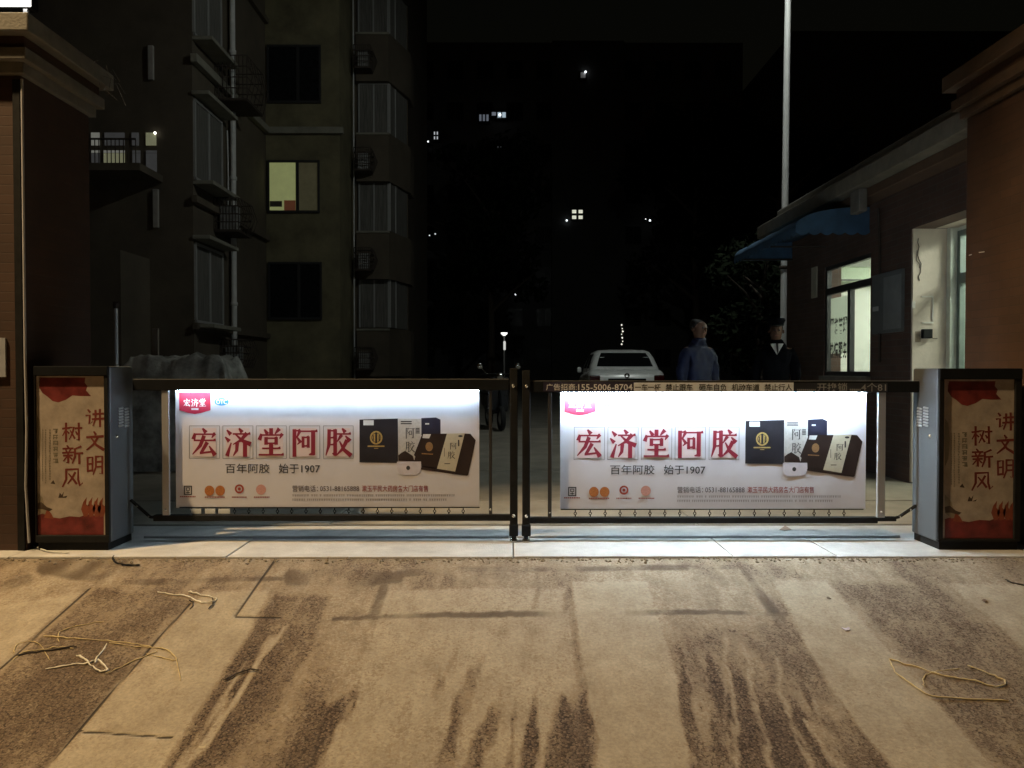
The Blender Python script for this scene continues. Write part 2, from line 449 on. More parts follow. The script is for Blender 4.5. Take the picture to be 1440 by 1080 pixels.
# ================================================================== GROUND
def ramp_material():
    m = bpy.data.materials.new('worn_ramp_concrete'); m.use_nodes = True
    nt = m.node_tree; N = nt.nodes; K = nt.links
    b = N['Principled BSDF']
    tc = N.new('ShaderNodeTexCoord')
    def noise(scale, detail=5, rough=0.6, stretch=None):
        v = tc.outputs['Object']
        if stretch:
            mp = N.new('ShaderNodeMapping'); mp.inputs['Scale'].default_value = stretch
            K.new(v, mp.inputs['Vector']); v = mp.outputs['Vector']
        n = N.new('ShaderNodeTexNoise'); n.inputs['Scale'].default_value = scale
        n.inputs['Detail'].default_value = detail; n.inputs['Roughness'].default_value = rough
        K.new(v, n.inputs['Vector'])
        return n.outputs['Fac']
    def math_(op, a, c, clamp=False):
        n = N.new('ShaderNodeMath'); n.operation = op; n.use_clamp = clamp
        for i, x in enumerate((a, c)):
            if isinstance(x, (int, float)): n.inputs[i].default_value = x
            else: K.new(x, n.inputs[i])
        return n.outputs[0]
    def remap(x, a, c, d=0.0, e=1.0):
        n = N.new('ShaderNodeMapRange'); n.interpolation_type = 'SMOOTHSTEP'
        n.inputs['From Min'].default_value = a; n.inputs['From Max'].default_value = c
        n.inputs['To Min'].default_value = d; n.inputs['To Max'].default_value = e
        K.new(x, n.inputs['Value']); return n.outputs['Result']
    def cells(scale):
        n = N.new('ShaderNodeTexVoronoi'); n.inputs['Scale'].default_value = scale; n.inputs['Randomness'].default_value = 1.0
        K.new(tc.outputs['Object'], n.inputs['Vector'])
        sp_ = N.new('ShaderNodeSeparateColor'); K.new(n.outputs['Color'], sp_.inputs[0])
        return sp_.outputs[0], n.outputs['Distance']
    def mixc(f, a, c):
        n = N.new('ShaderNodeMix'); n.data_type = 'RGBA'
        K.new(f, n.inputs['Factor'])
        for s, x in (('A', a), ('B', c)):
            k = [i for i in n.inputs if i.name == s and i.type == 'RGBA'][0]
            if isinstance(x, tuple): k.default_value = (*x, 1)
            else: K.new(x, k)
        return [o for o in n.outputs if o.type == 'RGBA'][0]
    def attr(nm):
        a = N.new('ShaderNodeAttribute'); a.attribute_name = nm; return a.outputs['Fac']
    coarse, damp_shade, joint = attr('coarse'), attr('damp_shade'), attr('joint')
    streak = noise(6, 6, 0.7, (2.0, 0.8, 1)); mid = noise(4.5, 7, 0.65); fine = noise(60, 5, 0.7); grit = noise(105, 4, 0.75); big = noise(0.9, 4, 0.6)
    e = math_('ADD', coarse, math_('MULTIPLY', math_('SUBTRACT', streak, 0.5), 0.45))
    e = math_('ADD', e, math_('MULTIPLY', math_('SUBTRACT', fine, 0.5), 0.6))
    e = math_('ADD', e, math_('MULTIPLY', math_('SUBTRACT', mid, 0.5), 0.35))
    e = math_('ADD', e, math_('MULTIPLY', math_('SUBTRACT', grit, 0.5), 0.8))
    stone, sdist = cells(95); stone2, _ = cells(230)
    e = math_('ADD', e, math_('MULTIPLY', math_('SUBTRACT', stone, 0.5), 0.28))
    mask = remap(e, 0.50, 0.76)
    half = remap(e, 0.06, 0.52)
    pale = mixc(remap(mid, 0.3, 0.7), (0.275, 0.233, 0.172), (0.360, 0.312, 0.234))
    pale = mixc(remap(streak, 0.42, 0.8, 0, 0.45), pale, (0.20, 0.158, 0.108))
    midc = mixc(remap(streak, 0.3, 0.7), (0.240, 0.188, 0.130), (0.178, 0.135, 0.094))
    rough_c = mixc(math_('MULTIPLY', stone, stone), (0.066, 0.044, 0.031), (0.225, 0.164, 0.114))
    rough_c = mixc(math_('MULTIPLY', stone2, 0.5), rough_c, (0.105, 0.072, 0.048))
    rough_c = mixc(remap(sdist, 0.45, 0.75), rough_c, (0.034, 0.023, 0.016))
    rough_c = mixc(remap(big, 0.35, 0.65, 0, 0.30), rough_c, (0.125, 0.092, 0.064))
    c = mixc(mask, mixc(half, pale, midc), rough_c)
    d = math_('ADD', damp_shade, math_('MULTIPLY', math_('SUBTRACT', mid, 0.5), 0.7))
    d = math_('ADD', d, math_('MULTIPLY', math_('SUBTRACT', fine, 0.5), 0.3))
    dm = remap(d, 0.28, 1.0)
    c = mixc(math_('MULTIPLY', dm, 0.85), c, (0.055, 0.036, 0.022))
    c = mixc(math_('MULTIPLY', remap(joint, 0.35, 0.65), 0.85), c, (0.018, 0.014, 0.011))
    sc = N.new('ShaderNodeMix'); sc.data_type = 'RGBA'; sc.blend_type = 'MULTIPLY'; sc.inputs['Factor'].default_value = 0.5
    K.new(c, [i for i in sc.inputs if i.name == 'A' and i.type == 'RGBA'][0])
    cr = N.new('ShaderNodeMapRange'); cr.inputs['From Min'].default_value = 0.3; cr.inputs['From Max'].default_value = 0.7
    cr.inputs['To Min'].default_value = 0.55; cr.inputs['To Max'].default_value = 1.4
    K.new(fine, cr.inputs['Value'])
    K.new(cr.outputs['Result'], [i for i in sc.inputs if i.name == 'B' and i.type == 'RGBA'][0])
    K.new([o for o in sc.outputs if o.type == 'RGBA'][0], b.inputs['Base Color'])
    K.new(remap(dm, 0, 1, 0.92, 0.85), b.inputs['Roughness']); b.inputs['Specular IOR Level'].default_value = 0.25
    h = math_('ADD', math_('MULTIPLY', grit, math_('ADD', math_('MULTIPLY', mask, 1.6), 0.25)), math_('MULTIPLY', mask, -0.6))
    h = math_('SUBTRACT', h, math_('MULTIPLY', joint, 2.0))
    bp = N.new('ShaderNodeBump'); bp.inputs['Strength'].default_value = 0.7; bp.inputs['Distance'].default_value = 0.006
    K.new(h, bp.inputs['Height']); K.new(bp.outputs['Normal'], b.inputs['Normal'])
    return m

def project(xyz):
    Mx = np.array(CAM_ROT.transposed())
    q = (xyz - np.array(CAM)) @ Mx.T
    return 720 + F * q[:, 0] / -q[:, 2], 540 - F * q[:, 1] / -q[:, 2]
def seg_field(u, v, pts):
    """distance to a polyline with a width at each point, as 1 inside to 0 outside (soft)"""
    out = np.zeros_like(u)
    for (x0, y0, w0), (x1, y1, w1) in zip(pts[:-1], pts[1:]):
        dx, dy = x1 - x0, y1 - y0
        t = np.clip(((u - x0) * dx + (v - y0) * dy) / (dx * dx + dy * dy), 0, 1)
        d = np.hypot(u - x0 - t * dx, v - y0 - t * dy)
        w = (w0 + (w1 - w0) * t) / 2
        out = np.maximum(out, np.clip(1.0 - (d - 0.8 * w) / (0.6 * w + 3.0), 0, 1))
    return out
def poly_field(u, v, poly, soft):
    """convex-or-not polygon mask with a soft edge in pixels"""
    inside = np.zeros(u.shape, bool); dmin = np.full(u.shape, 1e9)
    n = len(poly)
    for i in range(n):
        x0, y0 = poly[i]; x1, y1 = poly[(i + 1) % n]
        c = ((y0 > v) != (y1 > v)) & (u < (x1 - x0) * (v - y0) / ((y1 - y0) or 1e-9) + x0)
        inside ^= c
        dx, dy = x1 - x0, y1 - y0
        t = np.clip(((u - x0) * dx + (v - y0) * dy) / (dx * dx + dy * dy + 1e-9), 0, 1)
        dmin = np.minimum(dmin, np.hypot(u - x0 - t * dx, v - y0 - t * dy))
    s = np.where(inside, dmin, -dmin)
    return np.clip(s / soft * 0.5 + 0.5, 0, 1)

def build_ramp():
    xs = np.concatenate([np.linspace(-16, -4.7, 12)[:-1], np.arange(-4.7, 4.7, 0.0125), np.linspace(4.7, 16, 12)])
    ys = np.concatenate([np.arange(RAMP_END_Y, RAMP_TOP_Y, 0.0125), [RAMP_TOP_Y]])
    X, Y = np.meshgrid(xs, ys)
    rs = np.random.RandomState(3)
    Z = RAMP_TOP_Z - (RAMP_TOP_Y - Y) * RAMP_S
    und = sum(a * np.sin(X * fx + Y * fy + p) for a, fx, fy, p in ((0.003, 2.1, 1.3, 0.5), (0.002, 4.3, -2.9, 1.9), (0.0012, 9.1, 6.3, 0.2)))
    Zr = Z + und * np.clip((RAMP_TOP_Y - Y) * 4, 0, 1) * np.clip((Y - RAMP_END_Y) * 4, 0, 1)
    xyz = np.stack([X.ravel(), Y.ravel(), Zr.ravel()], 1)
    u, v = project(np.stack([X.ravel(), Y.ravel(), Z.ravel()], 1))
    def vnoise(x, y, seed):
        r_ = np.random.RandomState(seed); tab = r_.rand(256, 256)
        xi, yi = np.floor(x).astype(int), np.floor(y).astype(int); fx, fy = x - xi, y - yi
        fx = fx * fx * (3 - 2 * fx); fy = fy * fy * (3 - 2 * fy)
        g = lambda a, b_: tab[a % 256, b_ % 256]
        return (g(xi, yi) * (1 - fx) + g(xi + 1, yi) * fx) * (1 - fy) + (g(xi, yi + 1) * (1 - fx) + g(xi + 1, yi + 1) * fx) * fy - 0.5
    xw, yw = X.ravel(), Y.ravel()
    u0, v0 = u.copy(), v.copy()
    fall = np.clip((v - 790) / 160, 0.25, 1.3)
    u = u + fall * (9 * vnoise(xw * 6, yw * 1.6, 1) + 7 * vnoise(xw * 15, yw * 3, 2) + 8 * vnoise(xw * 60, yw * 9, 3))
    v = v + fall * (34 * vnoise(xw * 28, yw * 1.5, 4) + 16 * vnoise(xw * 60, yw * 4, 5) + 24 * vnoise(xw * 6, yw * 4, 9))
    us, vs_ = u.copy(), v.copy()
    u, v = u0 + 0.22 * (us - u0), v0 + 0.12 * (vs_ - v0)
    C = np.full(u.shape, 0.40) + 0.34 * vnoise(xw * 3.4, yw * 2.2, 6) + 0.22 * vnoise(xw * 12, yw * 4.5, 7) + 0.12 * vnoise(xw * 30, yw * 5, 10)
    # rough exposed bands (darker coarse aggregate) and the smoother cement strips between them
    C = np.maximum(C, (0.72 + 0.35 * vnoise(xw * 5, yw * 2.5, 20)) * poly_field(u, v, [(135, 824), (270, 838), (60, 1090), (-250, 1090), (-60, 1000)], 7))
    C = np.maximum(C, (0.70 + 0.35 * vnoise(xw * 7, yw * 2, 21)) * poly_field(u, v, [(382, 832), (470, 832), (440, 925), (312, 1090), (222, 1090)], 9))
    C = np.maximum(C, 0.60 * poly_field(u, v, [(1165, 812), (1320, 812), (1445, 925), (1700, 1090), (1408, 1090)], 12))
    C = np.minimum(C, 1 - 0.92 * poly_field(u, v, [(-300, 880), (0, 848), (125, 829), (-6, 944), (-300, 1200)], 5))
    C = np.minimum(C, 1 - 0.94 * poly_field(u, v, [(268, 850), (288, 829), (384, 829), (352, 890), (226, 1090), (52, 1090)], 6))
    C = np.minimum(C, 1 - 0.84 * poly_field(u, v, [(541, 826), (800, 822), (828, 1090), (446, 1090)], 6))
    C = np.minimum(C, 1 - 0.95 * poly_field(u, v, [(802, 815), (911, 815), (996, 1090), (836, 1090)], 5))
    C = np.minimum(C, 1 - 0.93 * poly_field(u, v, [(1080, 812), (1163, 812), (1410, 1090), (1232, 1090), (1130, 905)], 7))
    C = np.minimum(C, 1 - 0.92 * poly_field(u, v, [(1322, 816), (1440, 816), (1700, 816), (1700, 1050), (1440, 915)], 8))
    u, v = us, vs_
    C = np.minimum(C, 0.75 - 0.6 * seg_field(u, v, [(402, 885, 5), (366, 925, 11), (250, 1085, 20)]))
    for pts, a in (
        ([(502, 940, 5), (470, 1000, 26), (412, 1090, 52)], 0.9),
        ([(676, 925, 6), (652, 1000, 22), (622, 1090, 34)], 0.72), ([(704, 975, 6), (660, 1090, 26)], 0.72),
        ([(640, 905, 4), (610, 1000, 8)], 0.5), ([(590, 950, 4), (540, 1090, 14)], 0.48),
        ([(812, 945, 8), (805, 1010, 42), (792, 1090, 66)], 0.95), ([(754, 978, 8), (740, 1090, 24)], 0.85), ([(722, 970, 5), (712, 1090, 12)], 0.7),
        ([(942, 885, 5), (968, 990, 12), (992, 1090, 13)], 0.85), ([(1000, 880, 6), (1003, 960, 22), (1018, 1090, 26)], 0.85), ([(985, 905, 4), (990, 990, 8)], 0.7),
        ([(1030, 905, 10), (1042, 980, 40), (1060, 1090, 50)], 0.92), ([(1075, 935, 38), (1092, 1000, 52), (1122, 1090, 70)], 0.92),
        ([(1115, 945, 14), (1140, 1010, 26), (1172, 1090, 44)], 0.9), ([(1168, 985, 12), (1195, 1040, 30), (1225, 1090, 44)], 0.88),
        ([(1050, 880, 4), (1066, 915, 12)], 0.6), ([(1085, 885, 4), (1092, 905, 10)], 0.6),
        ([(940, 810, 4), (934, 850, 9)], 0.55), ([(953, 825, 4), (953, 850, 8)], 0.55), ([(1000, 815, 4), (1010, 850, 8)], 0.5), ([(760, 815, 4), (752, 850, 8)], 0.5), ([(795, 830, 4), (800, 850, 8)], 0.5)):
        C = np.maximum(C, 0.92 * a * seg_field(u, v, pts) * (0.9 + 0.6 * vnoise(xw * 26, yw * 2.2, 8)) * np.clip(0.45 + (v - pts[0][1]) / (0.45 * (pts[-1][1] - pts[0][1])), 0.3, 1))
    # light seams left between the streaks
    for pts in ([(1048, 905, 4), (1078, 1020, 5), (1092, 1090, 6)], [(1092, 920, 4), (1135, 1040, 7), (1150, 1090, 7)], [(1140, 990, 4), (1190, 1090, 7)], [(1018, 900, 4), (1034, 1000, 5), (1040, 1090, 6)], [(768, 955, 5), (766, 1030, 6), (758, 1090, 5)]):
        C = np.minimum(C, 1 - 0.75 * seg_field(u, v, pts))
    u, v = u0 + 0.4 * (us - u0), v0 + 0.10 * (vs_ - v0)
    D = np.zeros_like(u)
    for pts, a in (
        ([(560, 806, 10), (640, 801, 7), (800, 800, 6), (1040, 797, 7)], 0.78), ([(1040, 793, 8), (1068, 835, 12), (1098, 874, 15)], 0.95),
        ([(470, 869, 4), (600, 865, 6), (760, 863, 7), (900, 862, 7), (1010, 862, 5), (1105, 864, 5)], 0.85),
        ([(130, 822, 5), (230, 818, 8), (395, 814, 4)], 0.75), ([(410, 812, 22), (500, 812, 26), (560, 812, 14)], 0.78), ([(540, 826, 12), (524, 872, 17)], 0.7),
        ([(-60, 792, 20), (40, 790, 14), (150, 786, 14)], 0.85), ([(60, 800, 16), (130, 803, 32), (175, 795, 16)], 0.95), ([(-20, 835, 10), (40, 815, 14)], 0.7),  # shade in front of the left cabinet, painted in with the damp marks
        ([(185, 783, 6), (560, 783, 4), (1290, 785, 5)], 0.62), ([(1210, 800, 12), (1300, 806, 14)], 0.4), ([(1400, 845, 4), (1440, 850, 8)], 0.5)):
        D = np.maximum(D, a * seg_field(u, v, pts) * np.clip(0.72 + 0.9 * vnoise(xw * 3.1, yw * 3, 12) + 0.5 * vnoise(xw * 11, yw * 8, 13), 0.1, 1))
    u, v = u0 + 0.06 * (us - u0), v0 + 0.03 * (vs_ - v0)
    J = np.zeros_like(u)
    for pts in ([(388, 786, 1.0), (330, 868, 1.0)], [(115, 1028, 1), (242, 1039, 1)], [(126, 828, 0.6), (0, 942, 0.6)], [(267, 850, 0.6), (60, 1085, 0.6)], [(330, 868, 0.2), (395, 869, 0.1)],
                [(185, 780, 1.6), (1300, 783, 1.6)]):
        for (x0, y0, w0), (x1, y1, w1) in zip(pts[:-1], pts[1:]):
            dx, dy = x1 - x0, y1 - y0
            t = np.clip(((u - x0) * dx + (v - y0) * dy) / (dx * dx + dy * dy), 0, 1)
            d = np.hypot(u - x0 - t * dx, v - y0 - t * dy)
            J = np.maximum(J, np.clip(1.1 - d / (w0 + 1.6), 0, 1))
    ny, nx = X.shape
    me = bpy.data.meshes.new('entrance_ramp')
    idx = np.arange(ny * nx).reshape(ny, nx)
    q = np.stack([idx[:-1, :-1], idx[:-1, 1:], idx[1:, 1:], idx[1:, :-1]], -1).reshape(-1, 4)
    me.vertices.add(len(xyz)); me.vertices.foreach_set('co', xyz.ravel())
    me.loops.add(q.size); me.loops.foreach_set('vertex_index', q.ravel())
    me.polygons.add(len(q)); me.polygons.foreach_set('loop_start', np.arange(0, q.size, 4)); me.polygons.foreach_set('loop_total', np.full(len(q), 4))
    me.update(); me.validate()
    me.polygons.foreach_set('use_smooth', np.ones(len(q), bool))
    for nm, arr in (('coarse', C), ('damp_shade', D), ('joint', J)):
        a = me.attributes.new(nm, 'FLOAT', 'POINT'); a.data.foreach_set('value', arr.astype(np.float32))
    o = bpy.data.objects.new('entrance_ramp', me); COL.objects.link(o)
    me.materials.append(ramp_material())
    tag(o, kind='structure')
build_ramp()

M_street = mat('street_concrete', (0.22, 0.18, 0.13), 0.85, 0, 0.3, 3, 0.3, 120)
M_yard = mat('yard_concrete', (0.20, 0.185, 0.155), 0.85, 0, 0.35, 1.6, 0.3, 90)
o = MB().poly([(-300, -200, RAMP_END_Z), (300, -200, RAMP_END_Z), (300, RAMP_END_Y, RAMP_END_Z), (-300, RAMP_END_Y, RAMP_END_Z)]).build('street', M_street); tag(o, kind='structure')
o = MB().poly([(-300, 5.62, -0.012), (300, 5.62, -0.012), (300, 900, -0.012), (-300, 900, -0.012)]).build('yard', M_yard); tag(o, kind='structure')
# yard paving bays seen through the gate
M_bay = mat('yard_bay_concrete', (0.26, 0.235, 0.19), 0.85, 0, 0.3, 2.2, 0.3, 80)
for j, (ya, yb) in enumerate(((5.63, 6.62), (6.65, 8.6), (8.63, 11.6), (11.63, 15.0))):
    for i, (xa, xb) in enumerate(((-4.0, -1.32), (-1.30, 1.36), (1.38, 3.95))):
        o = bxm('paving_bay', M_bay, None, xa, xb, ya, yb, -0.08, -0.006 + 0.003 * ((i + j) % 2), 0.004)
        tag(o, kind='structure')

# gate sill: slabs at gate level, a narrow raised threshold behind them
sill = thing('gate_sill', (0, 5.1, -0.2), None, None); tag(sill, kind='structure')
cuts = [-16, -4.2, -3.0, G(343, 766).x, G(715, 766).x + 0.03, G(1012, 766).x, G(1150, 766).x, 3.2, 4.4, 16]
for a, b in zip(cuts[:-1], cuts[1:]):
    bxm('slab', M_conc, sill, a + 0.003, b - 0.003, RAMP_TOP_Y, 5.135, -0.2, random.uniform(-0.003, 0.002), 0.006)
for a, b in ((-2.44, -0.004), (0.004, 2.62)):
    bxm('threshold', M_conc, sill, a, b, 5.15, 5.42, -0.2, 0.012, 0.006)
bxm('threshold_bed', M_conc, sill, -16, 16, 5.136, 5.617, -0.2, -0.016)

# loose rubble along the lip of the sill
rub = MB()
for k in range(900):
    x = random.uniform(-3.4, 3.6); y = RAMP_TOP_Y - abs(random.gauss(0, 0.03)) - 0.003
    s = random.choice((0.0025, 0.004, 0.006, 0.010)) * random.uniform(0.7, 1.3); z = ramp_z(y)
    c = Vector((x, y, z + s * 0.3)); ang = random.random() * 6
    vs = []
    for (a, b, h) in ((1, 0, 0), (0, 1, 0), (-1, 0, 0), (0, -1, 0), (0, 0, 1), (0, 0, -1)):
        q = Vector((a * math.cos(ang) - b * math.sin(ang), a * math.sin(ang) + b * math.cos(ang), h * 0.7)) * s * random.uniform(0.7, 1.4)
        vs.append(c + q)
    rub.add(vs, [(0, 1, 4), (1, 2, 4), (2, 3, 4), (3, 0, 4), (1, 0, 5), (2, 1, 5), (3, 2, 5), (0, 3, 5)])
o = rub.build('grit', mat('grit_stone', (0.2, 0.16, 0.11), 0.9, 0, 0.4, 30))
tag(o, 'loose grit along the lip of the gate sill', 'grit', kind='stuff')

# ================================================================== SODIUM STREET LAMP (left, just outside the picture)
lamp = thing('street_lamp', (-7.8, 2.5, RAMP_END_Z), 'tall grey street lamp with orange sodium head beside the entrance', 'street lamp')
b0 = ORIGIN[lamp.name]
MB().tube([b0, b0 + Vector((0, 0, 5)), b0 + Vector((0, 0, 9.6))], [0.10, 0.08, 0.055], 14).build('pole', M_dgrey, lamp)
MB().tube([b0 + Vector((0, 0, 9.55)), b0 + Vector((0.7, 0.1, 9.95)), b0 + Vector((1.5, 0.25, 10.1))], 0.04, 10).build('arm', M_dgrey, lamp)
hd = MB().box(-6.55, -5.85, 2.55, 2.95, 9.62, 9.76).build('lamp_head', M_dgrey, lamp, 0.03)
MB().box(-6.45, -5.95, 2.60, 2.90, 9.60, 9.615).build('lens', mat('sodium_lens', (0.9, 0.6, 0.3), 0.4, emit=(1, 0.55, 0.16), estr=20), lamp)
ld = bpy.data.lights.new('sodium_light', 'SPOT')
ld.energy = SODIUM_W; ld.color = (1.0, 0.70, 0.36); ld.spot_size = R(57); ld.spot_blend = 0.5; ld.shadow_soft_size = 0.16
lo = bpy.data.objects.new('sodium_light', ld); COL.objects.link(lo); lo.parent = lamp
lo.location = Vector((-6.2, 2.75, 9.56)) - b0
lo.rotation_euler = (Vector((0.4, 1.9, -0.4)) - Vector((-6.2, 2.75, 9.56))).to_track_quat('-Z', 'Y').to_euler()

# ================================================================== GATE PILLARS
def pillar(name, x0, x1, y0, y1, label, group, M_cap=M_cap):
    t = thing(name, ((x0 + x1) / 2, (y0 + y1) / 2, -0.2), label, 'pillar', group)
    bxm('shaft', M_pillar, t, x0, x1, y0, y1, -0.2, 2.93, 0.008)
    bxm('moulding', M_cap, t, x0 - 0.035, x1 + 0.035, y0 - 0.035, y1 + 0.035, 2.93, 3.0, 0.006)
    bxm('moulding', M_cap, t, x0 - 0.075, x1 + 0.075, y0 - 0.075, y1 + 0.075, 3.0, 3.075, 0.006)
    bxm('moulding', M_pillar, t, x0 - 0.05, x1 + 0.05, y0 - 0.05, y1 + 0.05, 3.075, 3.15, 0.004)
    bxm('cap', M_cap, t, x0 - 0.12, x1 + 0.12, y0 - 0.12, y1 + 0.12, 3.15, 3.262, 0.008)
    return t
pl = pillar('gate_pillar', -3.85, -3.0, 4.80, 5.57, 'brown tiled gate pillar under the glowing white lamp, with flat stepped cap', 'gate pillars')
pr = pillar('gate_pillar', 3.30, 4.15, 4.80, 5.60, 'brown tiled gate pillar in front of the guard booth, stepped cap', 'gate pillars', M_cap_brown)
# conduit down the corner of the left pillar
MB().tube([(-2.985, 4.785, 2.90), (-2.985, 4.785, 1.2), (-2.978, 4.782, 0.75), (-2.99, 4.785, 0.4), (-2.97, 4.78, 0.05)], 0.008, 8).build('conduit', mat('grey_conduit', (0.42, 0.42, 0.44), 0.4, 0, 0.1), pl)
bxm('corner_strip', M_black, pl, -3.045, -3.002, 4.785, 4.799, 0, 2.9)
bxm('notice', mat('pale_blue_notice', (0.36, 0.38, 0.42), 0.5), pl, -3.30, P(8, 500, 4.79).x, 4.786, 4.799, P(8, 530, 4.79).z, P(8, 475, 4.79).z)
# wire scraps on the right pillar face
for (a, b_) in (((1363, 359), (1366, 358)), ((1377, 355), (1384, 354))):
    q0, q1 = PX(*a, 3.297), PX(*b_, 3.297)
    MB().tube([q0, q1], 0.004, 6).build('clip', mat('pale_clip', (0.6, 0.55, 0.5), 0.5), pr)
# lamp on the left pillar cap
pt = thing('floodlight', (-3.25, 4.75, 3.262), 'bright white floodlight panel standing on the brown pillar cap, top left corner', 'lamp')
zf0 = P(20, 8, 4.68).z
bxm('base', M_dgrey, pt, -3.55, -3.0, 4.74, 4.90, 3.264, 3.275, 0.003)
for x in (-3.5, P(36, 10, 4.72).x):
    bxm('strut', M_alu, pt, x - 0.012, x + 0.012, 4.715, 4.74, 3.264, zf0 + 0.05)
bxm('housing', M_dgrey, pt, -3.72, P(41, 5, 4.68).x, 4.70, 4.78, zf0, zf0 + 0.42, 0.01)
bxm('light_panel', mat('lamp_diffuser', (0.9, 0.9, 0.9), 0.5, emit=(1.0, 0.97, 0.90), estr=6.0), pt, -3.71, P(42, 5, 4.68).x - 0.004, 4.68, 4.699, zf0 + 0.002, zf0 + 0.415, 0.003)
# scraps of wire caught on the far end of the left cap
w = MB()
for k in range(14):
    a = Vector((-2.90 + random.uniform(-0.02, 0.03), 5.5 + random.uniform(-0.1, 0.2), 3.20 + random.uniform(-0.03, 0.12)))
    w.tube([a, a + Vector((random.uniform(-0.04, 0.06), random.uniform(-0.05, 0.1), random.uniform(-0.06, 0.05))), a + Vector((random.uniform(-0.02, 0.08), random.uniform(0, 0.2), random.uniform(-0.14, 0)))], 0.0015, 4)
o = w.build('wire_scrap', M_chrome); tag(o, 'tangle of thin shiny wire on the end of the left pillar cap', 'wire')

